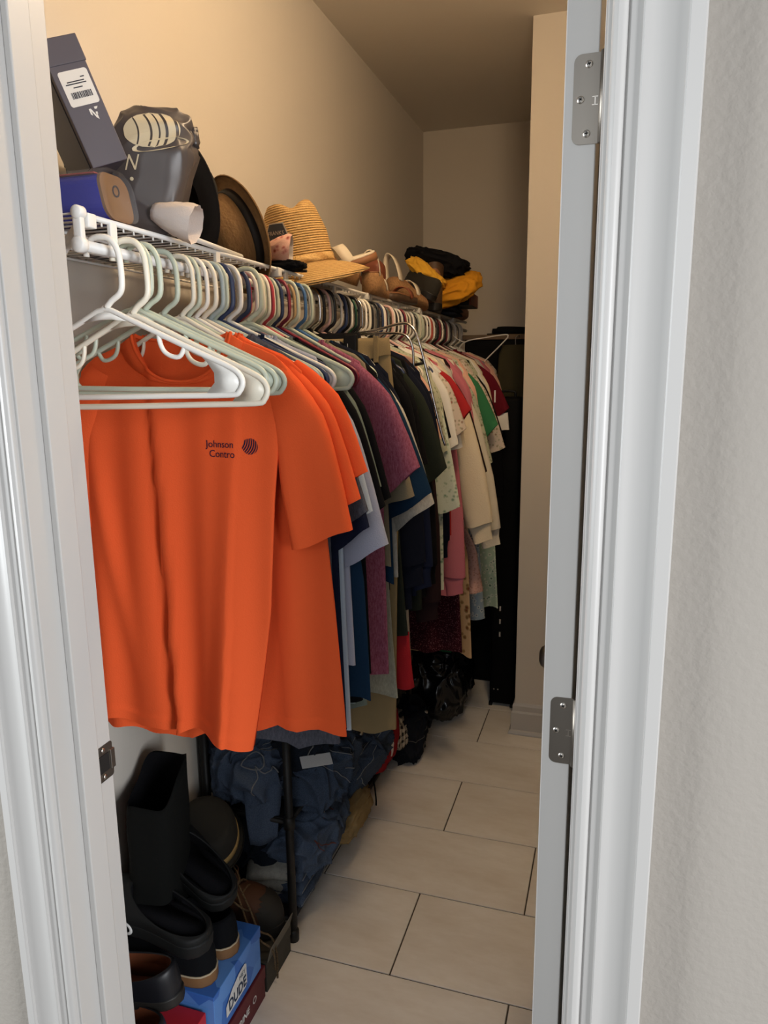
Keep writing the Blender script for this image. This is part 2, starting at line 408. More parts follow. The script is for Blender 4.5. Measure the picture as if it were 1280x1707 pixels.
# ================================================================ HANGERS
HC_ = {'white': '#e6e3dc', 'cream': '#e2dccb', 'sage': '#b9c2b2', 'bluegrey': '#9fb0b4', 'navy': '#2c3a5e', 'maroon': '#7c2436', 'red': '#b23a48', 'green': '#21543c', 'black': '#17171a',
       'blue': '#3d6799', 'tan': '#b79a72', 'coral': '#c0584a', 'grey': '#8c8c88', 'pink': '#d8b0a8'}
def hmat(c): return mat('plastic_'+c, HC_[c], .34, spec=.5)
HP = {}
def hanger_meshes():
    hook = catmull([(-.023, 0, -.010), (-.021, 0, .004), (-.011, 0, .0145), (.004, 0, .0165), (.020, 0, .012), (.0305, 0, -.003), (.0335, 0, -.022), (.0335, 0, -.052), (.028, 0, -.065), (.014, 0, -.074), (.003, 0, -.084)], 3)
    HP['hook'] = tube(hook, .0046, 8)
    mb = MB()
    sh = lambda s: [(0, 0, -.086), (s*.04, 0, -.1015), (s*.10, 0, -.129), (s*.16, 0, -.156), (s*.196, 0, -.172), (s*.214, 0, -.183), (s*.220, 0, -.196), (s*.214, 0, -.209), (s*.198, 0, -.214)]
    loop = [p for p in sh(1)] + [(.1, 0, -.2145), (0, 0, -.215), (-.1, 0, -.2145)] + sh(-1)[:0:-1]
    mb.add(tube(catmull(loop, 3, True), .0044, 8, closed=True))
    for s in (1, -1):   # flat webs in both lower corners, with a concave inner edge, and the neck gusset
        poly = [(s*.218, -.195), (s*.205, -.178), (s*.150, -.152), (s*.165, -.166), (s*.176, -.182), (s*.176, -.196), (s*.160, -.213), (s*.200, -.213), (s*.214, -.208)]
        mb.add(prism(poly if s > 0 else poly[::-1], -.0018, .0018))
    mb.add(prism([(0, -.080), (.016, -.091), (.05, -.106), (.01, -.101), (-.01, -.101), (-.05, -.106), (-.016, -.091)], -.0022, .0022))
    for s in (1, -1):
        mb.add(tube(catmull([(s*.088, 0, -.124), (s*.090, 0, -.138), (s*.096, 0, -.150), (s*.108, 0, -.157), (s*.120, 0, -.158), (s*.127, 0, -.150), (s*.130, 0, -.142)], 3), .0036, 7))
    HP['frame'] = (mb.v, mb.f)
hanger_meshes()
HM = {}
def hanger(y, col, label, rz=0.0, dx=0.0, group='plastic hangers on the closet rod', parts=True, ry=0.0, sz=1.0):
    sx = .88 if 1.14 < y < 1.21 else (1.0 if y < 1.42 else .85)
    t = thing('clothes_hanger', label, 'hanger', (RODX+dx, y, RODZ), (0, ry, rz), group)
    t.scale = (sx, 1, sz)
    for pn in ('hook', 'frame'):
        key = (pn, col)
        if key not in HM:
            o = mobj(pn, *HP[pn], hmat(col), t); HM[key] = o.data
        else:
            link(bpy.data.objects.new(pn, HM[key]), t)
    return t

# ================================================================ GARMENTS
def ripple(x, zr, y, amp=1.0):
    a = (.0015+.010*zr)*amp
    p = y*7.0
    return a*(math.sin(x*46+p)*.6+math.sin(x*83+1.7*p+zr*1.2)*.3+math.sin(x*21-p*.6+zr*2)*.5)
def torso_vf(stn, t=.011, neck=None, n=40, m=26, amp=1.0, y0=0.0, seed=0, extra=None, sq=.75, front=None, hem=True, backdrop=0.0):
    """stn: (z, xl, xr) from the top down.  neck: (front drop, back drop).  Rings go round, open at top and hem."""
    zs = [s[0] for s in stn][::-1]; xl = [s[1] for s in stn][::-1]; xr = [s[2] for s in stn][::-1]
    ztop, zbot = stn[0][0], stn[-1][0]; H = ztop-zbot
    levels = sorted(set([0, .004/H]+[(k/m)**1.15 for k in range(m+1)]+([1-.024/H, 1-.021/H] if hem else [])))
    rings = []
    for v in levels:
        z = ztop-H*v; L_, R_ = interp(z, zs, xl), interp(z, zs, xr); xc, hw = (L_+R_)/2, (R_-L_)/2
        tt = t*min(1, .55+v*3)*(1+.35*v)
        if hem and v > 1-.023/H: tt += .0018
        ring = []
        for k in range(n):
            th = 2*PI*k/n; c, s = math.cos(th), math.sin(th)
            x = xc+hw*math.copysign(abs(c)**.86, c); yy = tt*math.copysign(abs(s)**sq, s)
            zz = z
            if neck and v < .22:
                fd = neck[0] if s < 0 else neck[1]
                zz -= fd*(1-v/.22)**1.5*abs(s)**1.3
            zr = v
            yy += ripple(x, zr, y0, amp)
            if extra: yy += extra(x, z, s)
            if s > 0: zz -= backdrop*v**4*smooth(.15, .8, s)
            zz += .006*math.sin(x*30+seed)*v*v+ .003*math.sin(x*71+seed*2)*v
            ring.append((x, yy, zz))
        rings.append(ring)
    return loft(rings, True), rings
def sleeve_vf(axis, hw, t=.016, n=20, m=12, seed=0, hem=True, y0=0.0, sq=.8, slant=0.0):
    A = catmull([(a[0], 0, a[1]) for a in axis], max(3, m//(len(axis)-1))); M_ = len(A); rings = []
    W = [interp(i/(M_-1), np.linspace(0, 1, len(hw)), hw) for i in range(M_)]
    for i in range(M_):
        a = A[max(i-1, 0)]; b = A[min(i+1, M_-1)]; d = b-a; d = d/np.linalg.norm(d); nx, nz = -d[2], d[0]   # normal in xz
        if nx < 0: nx, nz = -nx, -nz
        ring = []
        u = i/(M_-1); tt = t*(.5+.5*smooth(0, .25, u))+ (.0018 if hem and u > .86 else 0)
        for k in range(n):
            th = 2*PI*k/n; c, s = math.cos(th), math.sin(th)
            q = W[i]*math.copysign(abs(c)**.9, c)
            y = tt*math.copysign(abs(s)**sq, s)+.004*u*math.sin(q*70+seed)+ripple(A[i][0]+q, u*.6, y0, .5)
            sk = slant*q*smooth(.3, 1, u)
            zz = A[i][2]+nz*q+.003*u*math.sin(q*60+seed*3)-d[2]*sk
            ring.append((A[i][0]+nx*q-d[0]*sk, y, zz))
        rings.append(ring)
    return loft(rings, True)
def root(name, y, label, cat, group=None, rz=0.0, dx=0.0):
    return thing(name, label, cat, (RODX+dx, y, RODZ), (0, 0, rz), group)
def tee(y, m, label, zh=.86, hw=.235, tip=(.30, 1.26), slw=.05, rz=0, dx=0, cat='shirt', name='tee_shirt', t=.010, amp=1.0, n=36, mm=22, group=None, extra=None,
        collar=True, neckd=(.075, .02), long_=False, both=True, hwtop=.190, m2=None, cuff=None, xcorr=0.0, seed=0, ztop=1.592, hem=True, stn=None, slt=.016, slant=None, backdrop=0.0, rib=False):
    """a top hung on a plastic hanger; local frame: rod axis = origin, x across, z up (z given in world)"""
    r = root(name, y, label, cat, group, rz, dx)
    Z = lambda z: z-RODZ
    s = stn or [(Z(ztop), -.088, .088), (Z(ztop-.018), -.120, .120), (Z(1.552), -.180, .180), (Z(1.530), -hwtop, hwtop), (Z(1.46), -hwtop-.012, hwtop+.012),
         (Z(1.36), -hw+xcorr, hw+xcorr), (Z((1.36+zh)/2), -hw-.004+xcorr, hw+.004+xcorr), (Z(zh), -hw-.010+xcorr, hw+.010+xcorr)]
    s = [(a, max(b, -.285), c) for a, b, c in s]
    vf, rings = torso_vf(s, t, neckd, n, mm, amp, y, seed, extra, hem=hem, backdrop=backdrop)
    to = mobj('torso', *vf, m, r)
    if collar:
        ring = rings[1]
        c = mobj('collar', *tube([(p[0]*1.01, p[1]*1.12, p[2]+.001) for p in ring], .0030 if rib else .0042, 6, closed=True, flat=1.0), m2 or m, r)
        if rib:
            def out(R_, k): return [(p[0]*(1+.006*k), p[1]+(-.0022 if p[1] < 0 else .0022)*k, p[2]) for p in R_]
            j = min(range(len(rings)), key=lambda i: abs(max(p[2] for p in rings[i])-(max(p[2] for p in rings[0])-.017)))
            mobj('collar_rib', *loft([out(rings[1], .8)]+[out(rings[i], 1) for i in range(2, j+1)]+[out(rings[j], -.2)], True), m2 or m, r)
    for sg in ((1, -1) if both else (1,)):
        tx, tz = tip
        x1 = hwtop-.012
        ax = [(sg*(x1-.03), Z(1.528)), (sg*(x1+(tx-slw*.95-x1)*.34), Z(1.528+(tz-1.528)*.32)), (sg*(x1+(tx-slw*.95-x1)*.70), Z(1.528+(tz-1.528)*.68)), (sg*(tx-slw*.95), Z(tz))]
        if sg < 0: ax = [(max(a, -.262), b) for a, b in ax]
        hwv = [slw*.45, slw*.85, slw, slw*(.8 if long_ else 1.05)]
        so = mobj('sleeve', *sleeve_vf(ax, hwv, slt, seed=seed+sg, y0=y, m=18 if long_ else 12, hem=not long_, slant=slant if slant is not None else (0.0 if long_ else .30*(1+.5*math.sin(seed*2.1)))), m, r)
        if cuff or long_:
            a = ax[-1]; d = (Vector((ax[-1][0]-ax[-2][0], ax[-1][1]-ax[-2][1]))).normalized()
            cvf = sleeve_vf([a, (a[0]+d.x*.03, a[1]+d.y*.03), (a[0]+d.x*.06, a[1]+d.y*.06)], [hwv[-1]*.9, hwv[-1]*.72, hwv[-1]*.70], .014, m=4, hem=False, y0=y)
            mobj('cuff', *cvf, cuff or m, r)
    return r

ORANGE = cloth('orange_jersey', '#ec6032', bump=.25)
# --- the empty hangers at the doorway end
hanger(.950, 'white', 'white plastic hanger, nearest the doorway and empty', rz=.02, ry=-.012)
hanger(.994, 'cream', 'empty cream plastic hanger just behind the front white one', rz=.05, dx=.012, ry=-.020, sz=1.075)
hanger(1.014, 'sage', 'empty pale sage plastic hanger, first of the close sage pair', rz=.06, dx=.006, ry=.012, sz=.955)
hanger(1.026, 'sage', 'empty pale sage plastic hanger, second of the close sage pair', rz=.07, dx=.014, sz=.985)
hanger(1.096, 'sage', 'single sage plastic hanger standing alone in front of the orange tees', rz=.02, dx=.0)
# --- three orange tees
hanger(1.152, 'cream', 'cream plastic hanger carrying the front orange tee with the chest logo')
hanger(1.172, 'sage', 'sage plastic hanger carrying the middle orange tee')
hanger(1.198, 'white', 'white plastic hanger carrying the rear orange tee')
def fold1(x, z, s):
    zr = (1.703-.15+z)*0 + (-z-.10)/.75
    k = max(0, min(1, zr))
    ab = -.052-.018*(1-k)          # the long vertical pleat left of the logo
    d = x-ab
    pl = -.026*(.25+.75*k)*smooth(-.002, .010, d)*math.exp(-max(0, d)/.13)-.010*k*math.exp(-((d+.035)/.03)**2)+.008*k*math.exp(-((d+.006)/.012)**2)
    pl += -.010*smooth(.15, .55, k)*math.exp(-((x+.19-.10*(k-.3))/.018)**2)*(1-smooth(.6, .95, k))
    e = .078+.05*(1-k)
    return pl*(1 if s < .3 else .3) - .030*k*smooth(e-.055, e, x)*(1 if s < .3 else .4)+.030*k*smooth(e+.0, e+.012, x)*0 - .010*math.sin((x+.22)*24)*k*(1 if x < e else .3)
def Zr(z): return z-RODZ
st1 = [(Zr(1.592), -.092, .092), (Zr(1.574), -.122, .122), (Zr(1.552), -.180, .180), (Zr(1.530), -.214, .206), (Zr(1.44), -.235, .192), (Zr(1.30), -.26, .178), (Zr(1.10), -.265, .165), (Zr(.842), -.262, .122)]
t1 = tee(1.150, ORANGE, 'front orange tee shirt with small navy chest logo, hanging nearest the doorway', stn=st1, hwtop=.212, tip=(.312, 1.235), slw=.056, slant=.18, backdrop=.034, rib=True, n=150, mm=50, extra=fold1, t=.012, neckd=(.085, .012), slt=.020, seed=1)
st2 = [(Zr(1.592), -.090, .090), (Zr(1.574), -.120, .120), (Zr(1.552), -.180, .180), (Zr(1.530), -.214, .214), (Zr(1.44), -.24, .228), (Zr(1.30), -.26, .245), (Zr(1.10), -.262, .262), (Zr(.850), -.255, .278)]
t2 = tee(1.182, ORANGE, 'middle orange tee shirt, plain, its right half showing behind the logo tee', stn=st2, hwtop=.212, slant=.15, tip=(.318, 1.285), slw=.050, rib=True, n=56, mm=32, amp=1.5, t=.010, seed=2)
st3 = [(a, b, c-.012) for a, b, c in st2]
t3 = tee(1.214, ORANGE, 'rear orange tee shirt with its sleeve hem raised highest of the three', stn=st3, slant=.25, rib=True, tip=(.322, 1.318), slw=.052, n=44, mm=26, amp=1.2, seed=3, hwtop=.218)
# chest print: two words and a striped globe, laid on the cloth of the front tee
NAVY_PRINT = mat('navy_print', '#1c1d38', .8, spec=.1)
tors = [c for c in t1.children if c.name.startswith('torso')][0]
CX, CZ = .106, -.312
mb = MB()
for body, dx_, dz_ in (('Johnson', -.014, .0085), ('Contro', -.010, -.0085)):
    vf = text_vf(body, .0178)
    mb.add(project(tors, ([(CX-.012+dx_+p[0], 0, CZ+dz_+p[1]) for p in vf[0]], vf[1])))
def disc_stripes(cx, cz, R):
    out = MB(); n = 7
    for i in range(n):
        a = -R+2*R*(i+.12)/n; b = -R+2*R*(i+.66)/n; L = []; Rr = []
        for k in range(13):
            v = -1+2*k/12
            bend = .30*R*(1-v*v)*math.copysign(1, 1) - .15*R
            xa, xb = a+bend, b+bend; z = v*R*.98
            lim = math.sqrt(max(0, R*R-z*z))
            xa2, xb2 = max(-lim, min(lim, xa)), max(-lim, min(lim, xb))
            L.append((xa2, z)); Rr.append((xb2, z))
        v_ = [(cx+p[0]*.94+p[1]*.34, 0, cz+p[1]*.94-p[0]*.34) for p in L+Rr]
        f_ = [(k, k+13, k+14, k+1) for k in range(12)]
        out.add((v_, f_))
    return out.v, out.f
mb.add(project(tors, disc_stripes(CX+.031, CZ+.006, .0142)))
mb.build('chest_logo', NAVY_PRINT, t1, smooth=False)

CH = cloth('charcoal', '#43454d', kind='heather', col2='#5a5c66', scale=240)
NV = cloth('navy', '#1a2036'); NV2 = cloth('ink_navy', '#141826'); BK = cloth('black', '#101013'); TEALN = cloth('teal_navy', '#173049')
LB = cloth('pale_blue', '#b4c2d2'); LV = cloth('lavender_grey', '#a9adc0'); SG = cloth('sage_grey', '#6f7a73'); MK = cloth('pink_marl', '#7d3b50', kind='heather', col2='#a0637a', scale=260)
OL = cloth('khaki_shirt', '#867d68'); KH = cloth('khaki_twill', '#8f7d5b'); HG = cloth('light_heather', '#a8a49b', kind='heather', col2='#c4c0b6', scale=280)
OD = cloth('dark_olive', '#262b24'); GG = cloth('grey_green', '#8a8c80', kind='heather', col2='#a3a497', scale=240); BR = cloth('dark_brown', '#2a1b1c')
FLG = cloth('green_floral', '#c3cbbb', kind='floral', col2=['#6f8f7c', '#a9b5a0'], scale=75)
FLS = cloth('sage_floral', '#aeb09a', kind='floral', col2=['#7b6a5c', '#8d9a80'], scale=80)
FLP = cloth('pink_floral', '#c2b4a6', kind='floral', col2=['#94625a', '#9da08a'], scale=85)
RD = cloth('red', '#9c2629'); PK = cloth('dusty_pink', '#b86b78'); CR = cloth('cream_knit', '#d8cbb2', bump=.6, bscale=260); OW = cloth('offwhite_knit', '#cfc8b8', bump=.6, bscale=240)
GN = cloth('leaf_green', '#34704a'); MR = cloth('maroon', '#641a24'); PE = cloth('peach', '#d8ab98'); WT = cloth('white_cotton', '#dcdad4'); GY = cloth('mid_grey', '#77777a')
BLP = cloth('blue_print', '#8fa0ad', kind='floral', col2=['#4a6276', '#c8ccc8'], scale=60); BFL = cloth('brown_floral', '#b89a76', kind='floral', col2=['#6b3d28', '#8a7450'], scale=44)
LACE = cloth('pink_lace', '#c09a90', kind='floral', col2=['#a87c74', '#b08a80'], scale=110); SQ = cloth('maroon_sequin', '#34101a', kind='sequin', col2=['#8a6468', '#4a1c28'], scale=210)
GP = cloth('green_print', '#9db09c', kind='floral', col2=['#5c7a68', '#c5c9ba'], scale=55)

# --- empties between the orange tees and the grey shirts
hanger(1.246, 'bluegrey', 'empty blue-grey plastic hanger right behind the orange tees', dx=.0)
hanger(1.292, 'white', 'empty white plastic hanger with its rounded end over the charcoal tee', dx=.012)
hanger(1.306, 'white', 'second empty white plastic hanger, tight behind the first over the charcoal tee', dx=.0)
hanger(1.340, 'sage', 'sage plastic hanger whose broad end shows beside the pink marl tee', dx=.03)
hanger(1.260, 'sage', 'sage plastic hanger pressed against the blue-grey one behind the orange tees')
# (y, fabric, hanger colour, label, options)
ROW = [
 (1.236, CH, None, 'charcoal heather tee just behind the orange tees, its sleeve below theirs', dict(tip=(.318, 1.245), zh=.795, amp=1.2)),
 (1.274, NV, 'navy', 'dark navy tee between the charcoal tee and the pale blue shirt', dict(tip=(.305, 1.20), zh=.80)),
 (1.300, LB, None, 'pale blue cotton shirt showing its long tail under the grey sleeves', dict(tip=(.30, 1.24), zh=.79, cat='shirt', name='long_tail_shirt')),
 (1.330, LV, None, 'lavender grey tee with a long elbow-length sleeve', dict(tip=(.322, 1.158), zh=.93, slw=.055)),
 (1.372, BK, 'red', 'black tee wedged behind the lavender grey one', dict(tip=(.305, 1.225), zh=.83)),
 (1.400, SG, 'cream', 'sage grey tee, its shoulder beside the pink marl one', dict(tip=(.285, 1.27), zh=.80, slw=.04)),
 (1.430, BK, 'sage', 'faded black tee with its plain sleeve under the pink shoulder', dict(tip=(.30, 1.24), zh=.86)),
 (1.570, MK, 'sage', 'pink marl tee with a wide sleeve, brightest in the middle of the row', dict(tip=(.328, 1.262), zh=.80, slw=.062, amp=1.3  )),
 (1.600, OL, 'tan', 'khaki button shirt with its collar near the trouser clip', dict(tip=(.30, 1.22), zh=1.06, name='button_shirt')),
 (1.626, TEALN, 'blue', 'teal navy tee whose sleeve hem shows below the pink sleeve', dict(tip=(.338, 1.205), zh=1.02, slw=.056)),
 (1.668, HG, 'white', 'light heather grey tee with a rumpled sleeve hem', dict(tip=(.335, 1.172), zh=1.03, slw=.056, amp=1.4)),
 (1.800, NV2, 'black', 'ink navy sweatshirt beside the khaki trousers, sleeve hanging straight', dict(tip=(.285, 1.02), zh=.90, long_=True, name='sweatshirt', cat='sweater')),
 (1.845, NV, 'black', 'dark navy long-sleeved top with a soft shoulder', dict(tip=(.295, 1.00), zh=.92, long_=True, name='long_sleeved_shirt')),
 (1.900, OD, 'navy', 'dark olive tee with a boxy sleeve among the navy tops', dict(tip=(.315, 1.225), zh=.86, slw=.052)),
 (1.940, BK, 'black', 'black sweatshirt with sleeve nearly to the brown one', dict(tip=(.285, .98), zh=.88, long_=True, name='sweatshirt', cat='sweater')),
 (1.985, BR, 'black', 'dark brown fleece with long sleeve, lowest of the dark tops', dict(tip=(.285, .86), zh=.84, long_=True, slw=.056, name='fleece', cat='sweater')),
 (2.050, PE, 'pink', 'peach sleeveless blouse seen behind the chrome trouser hanger', dict(tip=(.26, 1.30), zh=1.0, slw=.045, name='blouse', cat='blouse')),
 (2.100, FLG, 'white', 'long white and green floral blouse with pointed hem', dict(tip=(.305, 1.10), zh=.86, slw=.058, hw=.25, name='floral_blouse', cat='blouse')),
 (2.140, BK, 'black', 'narrow black cardigan between two floral tops', dict(tip=(.27, 1.30), zh=1.0, slw=.035, name='cardigan', cat='sweater')),
 (2.160, NV2, 'black', 'quilted navy jacket with a puffy sleeve end', dict(tip=(.272, 1.00), zh=.92, slw=.052, long_=True, name='quilted_jacket', cat='jacket', slt=.024)),
 (2.185, WT, 'white', 'white cotton top with its plain hem under the navy jacket', dict(tip=(.24, 1.2), zh=.86, slw=.04, name='cotton_shirt', hw=.20)),
 (2.235, FLP, 'white', 'grey and pink floral tee with a short loose sleeve', dict(tip=(.300, 1.31), zh=.98, slw=.05)),
 (2.270, RD, 'red', 'bright red knit top with a curved sleeve edge', dict(tip=(.315, 1.36), zh=1.0, slw=.040, name='knit_pullover')),
 (2.310, PK, 'pink', 'dusty pink long sweater hanging below the floral blouse', dict(tip=(.292, .84), zh=.78, slw=.05, long_=True, hw=.245, name='long_sweater', cat='sweater')),
 (2.420, CR, 'cream', 'cream knit sweater with a thick long sleeve, nearer of the pale two', dict(tip=(.365, 1.0), zh=.96, slw=.058, long_=True, name='knit_sweater', cat='sweater', slt=.028)),
 (2.480, BR, 'maroon', 'maroon brown knit just showing between the pale sweaters', dict(tip=(.325, 1.15), zh=1.0, slw=.04, long_=False, name='knit_pullover')),
 (2.560, OW, 'cream', 'off-white knit sweater with ribbed cuff, farther of the pale two', dict(tip=(.372, .95), zh=.92, slw=.058, long_=True, name='knit_sweater', cat='sweater', slt=.028)),
 (2.640, FLS, 'sage', 'sage floral top behind the off-white sweater', dict(tip=(.315, 1.16), zh=.95, slw=.05, name='floral_shirt')),
 (2.700, GN, 'green', 'leaf green tee with a narrow sleeve edge', dict(tip=(.33, 1.28), zh=1.0, slw=.045)),
 (2.780, FLP, 'white', 'white and pink ruffled floral blouse toward the back', dict(tip=(.34, 1.20), zh=.95, slw=.06, name='ruffled_blouse', cat='blouse', amp=1.8)),
 (2.860, BK, 'black', 'black top in front of the maroon jersey', dict(tip=(.32, 1.24), zh=.95, slw=.045)),
]
cloth_y = []
for i, (y, m, hc, lab, kw) in enumerate(ROW):
    kw = dict(kw); kw.setdefault('seed', i)
    tee(y, m, lab, **kw); cloth_y.append(y)
    if hc: hanger(y-.002, hc, HC_ and '%s plastic hanger carrying the %s' % ({'bluegrey': 'blue-grey'}.get(hc, hc), ' '.join(lab.replace(',', ' ').split()[:4])), dx=(-.01, .006, .0, .012)[i % 4])

# --- chest-high things hung on bars and clips
BLACKP = mat('black_plastic', '#0c0c0d', .5, spec=.25); CHROME = mat('chrome', '#cfcbc8', .16, metal=1); WIREW = mat('white_wire', '#d5d2cc', .45)
def hang_flat(name, y, m, label, cat, stn, t=.011, amp=1.0, hem=True, group=None, seed=0, n=36, part='leg'):
    r = root(name, y, label, cat, group)
    s = [(z-RODZ, a-RODX, b-RODX) for z, a, b in stn]
    mobj(part, *torso_vf(s, t, None, n, 24, amp, y, seed, hem=hem)[0], m, r)
    return r
# khaki trousers clipped under a black bar
kt = root('khaki_trousers', 1.715, 'khaki twill trousers clipped by the waist under a black bar hanger', 'trousers')
q = lambda L: [(z-RODZ, a-RODX, b-RODX) for z, a, b in L]
mobj('waistband', *torso_vf(q([(1.598, -.955, -.525), (1.556, -.952, -.522)]), .013, None, 48, 4, .6, 1.7, hem=False)[0], KH, kt)
mobj('hip', *torso_vf(q([(1.558, -.950, -.523), (1.45, -.960, -.512), (1.33, -.962, -.505), (1.28, -.960, -.502)]), .012, None, 48, 12, 1.0, 1.7, hem=False)[0], KH, kt)
mobj('leg', *torso_vf(q([(1.30, -.74, -.502), (1.0, -.725, -.508), (.585, -.690, -.515)]), .013, None, 36, 20, 1.6, 1.7)[0], KH, kt)
mobj('leg', *torso_vf(q([(1.30, -.960, -.73), (1.0, -.945, -.735), (.62, -.930, -.76)]), .013, None, 36, 20, 1.6, 1.9)[0], KH, kt)
for x in (-.555, -.70, -.86):
    mobj('belt_loop', *boxvf(x-.006-RODX, x+.006-RODX, -.0165, -.0125, 1.54-RODZ, 1.602-RODZ, .001), KH, kt, smooth=False)
ch = thing('clip_hanger', 'black bar hanger with two clips holding the khaki trousers', 'hanger', (RODX, 1.715, RODZ))
mobj('hook', *HP['hook'], CHROME, ch)
mobj('bar', *boxvf(-.145, .137, -.007, .007, -.124, -.092, .003), BLACKP, ch, smooth=False)
mobj('neck', *boxvf(-.012, .012, -.006, .006, -.095, -.078, .002), BLACKP, ch, smooth=False)
for x in (.118, -.126):
    c = mobj('clip', *boxvf(x-.017, x+.017, -.026, -.010, -.176, -.096, .004), BLACKP, ch, smooth=False)
    tv = text_vf('L', .018); mobj('size_mark', [(x-.003+p[0], -.0265, -.125+p[1]) for p in tv[0]], tv[1], WIREW, c, smooth=False)
hang_flat('sweat_trousers', 1.690, GG, 'grey green marl sweat trousers hanging folded below the pink tee', 'trousers', [(1.46, -.86, -.555), (1.1, -.86, -.530), (.86, -.84, -.515), (.70, -.82, -.500)], amp=1.6, seed=4)
tp = hang_flat('track_trousers', 1.760, OD, 'dark green track trousers with a red cuff below the grey tee', 'trousers', [(1.46, -.86, -.54), (1.05, -.86, -.510), (.84, -.82, -.490)], amp=1.2, seed=5, hem=False)
mobj('red_cuff', *torso_vf(q([(.845, -.82, -.4905), (.69, -.80, -.475)]), .0165, None, 36, 8, 1.2, 1.76, hem=False)[0], cloth('cuff_red', '#a3242c'), tp)['label'] = 'red cuff'
hang_flat('cream_trousers', 1.880, CR, 'narrow cream trousers leg hanging behind the red cuff', 'trousers', [(1.46, -.84, -.53), (1.05, -.84, -.535), (.72, -.82, -.515)], amp=1.0, seed=6)
hang_flat('teal_trousers', 1.352, TEALN, 'long teal navy trousers hanging below the lavender tee', 'trousers', [(1.46, -.88, -.52), (1.1, -.86, -.475), (.84, -.84, -.465)], amp=1.3, seed=8)
hang_flat('pale_trousers', 1.385, cloth('pale_teal', '#93a7aa'), 'pale teal trousers edge between the navy and pink cloth', 'trousers', [(1.46, -.88, -.55), (1.0, -.80, -.515), (.81, -.78, -.510)], amp=1.0, seed=9)
for y, c, lab in ((1.690, 'grey', 'grey plastic hanger carrying the sweat trousers'), (1.760, 'black', 'black plastic hanger carrying the track trousers'), (1.880, 'white', 'white plastic hanger carrying the cream trousers'),
                  (1.352, 'navy', 'navy plastic hanger carrying the long teal trousers'), (1.385, 'white', 'white plastic hanger carrying the pale teal trousers')):
    hanger(y-.004, c, lab)
# dresses hanging low at the back
def dress(y, m, label, right, zh, hc, name='dress', hw=.20, seed=0, amp=2.0, ztop=1.56):
    r = root(name, y, label, 'dress')
    s = [(ztop, -.84, -.63), (1.45, -.87, -.60), (1.30, -.88, -.585), (1.1, -.88, min(-.58, right)), (.9, -.92, right-.025), (zh, -.96, right)]
    mobj('skirt', *torso_vf([(z-RODZ, max(a-RODX, -.285), b-RODX) for z, a, b in s], .013, (.08, .03), 44, 26, amp, y, seed)[0], m, r)
    for x in (-.09, .09):
        mobj('strap', *boxvf(x-.010, x+.010, -.006, .006, ztop-RODZ-.03, -.118, .002), m, r, smooth=False)
    hanger(y-.003, hc, '%s plastic hanger carrying the %s' % (hc, ' '.join(label.split()[:4])))
    return r
dress(2.38, SQ, 'maroon sequinned dress hanging low above the black bag', -.470, .545, 'black', seed=1)
dress(2.46, BFL, 'tan and brown floral dress, its hem just below the maroon sequins', -.448, .515, 'white', seed=2)
dress(2.52, LACE, 'dusty pink lace dress with a flared hem under the sweaters', -.425, .735, 'cream', seed=3, amp=2.6)
dress(2.60, BLP, 'blue and grey printed dress with narrow hem near the black case', -.432, .60, 'white', seed=4)
dress(2.73, GP, 'long pale green printed dress, farthest of the low dresses', -.400, .60, 'sage', seed=5)
# maroon jersey with white sleeve numerals
jy = 3.02
JM = cloth('jersey_maroon', '#5e1420')
jt = tee(jy, JM, 'maroon sports jersey with white sleeve numerals, farthest at the rod end', zh=.9, tip=(.325, 1.32), slw=.060, name='sports_jersey', ztop=1.60)
js = [c for c in jt.children if c.name.startswith('sleeve')][0]
vf = text_vf('11', .072)
mobj('sleeve_number', *project(js, ([(.245+p[0]*.9, 0, 1.405-RODZ+p[1]) for p in vf[0]], vf[1])), WT, jt, smooth=False)
mobj('white_cuff', *sleeve_vf([(.262, 1.335-RODZ), (.272, 1.265-RODZ)], [.052, .050], .017, m=4, y0=jy), WT, jt)['label'] = 'white cuff'
hanger(jy-.003, 'maroon', 'maroon plastic hanger carrying the sports jersey')
for i, (y, m, lab, kw) in enumerate([(3.12, BK, 'black dress coat hanging behind the maroon jersey', dict(tip=(.30, .98), long_=True, zh=.55, name='coat', cat='coat')), (3.2, GY, 'grey top, last garment before the rod end', dict(tip=(.29, 1.25), zh=.9))]):
    tee(y, m, lab, **kw); hanger(y-.003, 'black' if i == 0 else 'grey', '%s plastic hanger carrying the last %s' % (('black', 'dress coat') if i == 0 else ('grey', 'grey top')))
# chrome multi-bar trouser hanger
mt = thing('trouser_hanger', 'chrome swing-arm trouser hanger with black rubber bars, empty', 'hanger', (RODX, 2.03, RODZ))
mobj('hook', *HP['hook'], CHROME, mt)
W3 = lambda L: [(x-RODX, dy, z-RODZ) for x, dy, z in L]
mobj('frame', *tube(catmull(W3([(-.730, 0, 1.622), (-.66, -.004, 1.632), (-.585, -.006, 1.648), (-.556, -.008, 1.640), (-.535, -.010, 1.606), (-.508, -.012, 1.51), (-.470, -.014, 1.36), (-.455, -.014, 1.310)]), 4), .0040, 8), CHROME, mt)
mobj('arm', *tube(catmull(W3([(-.730, .0, 1.622), (-.66, -.014, 1.622), (-.585, -.018, 1.620), (-.560, -.020, 1.606), (-.548, -.020, 1.58), (-.545, -.020, 1.525)]), 4), .0036, 8), CHROME, mt)
for xr, z in ((-.52, 1.535), (-.497, 1.455), (-.480, 1.385)):
    mobj('rubber_bar', *tube(W3([(xr-.16, .012, z-.006), (xr-.02, -.008, z), (xr, -.012, z+.004)]), .0042, 8), BLACKP, mt)
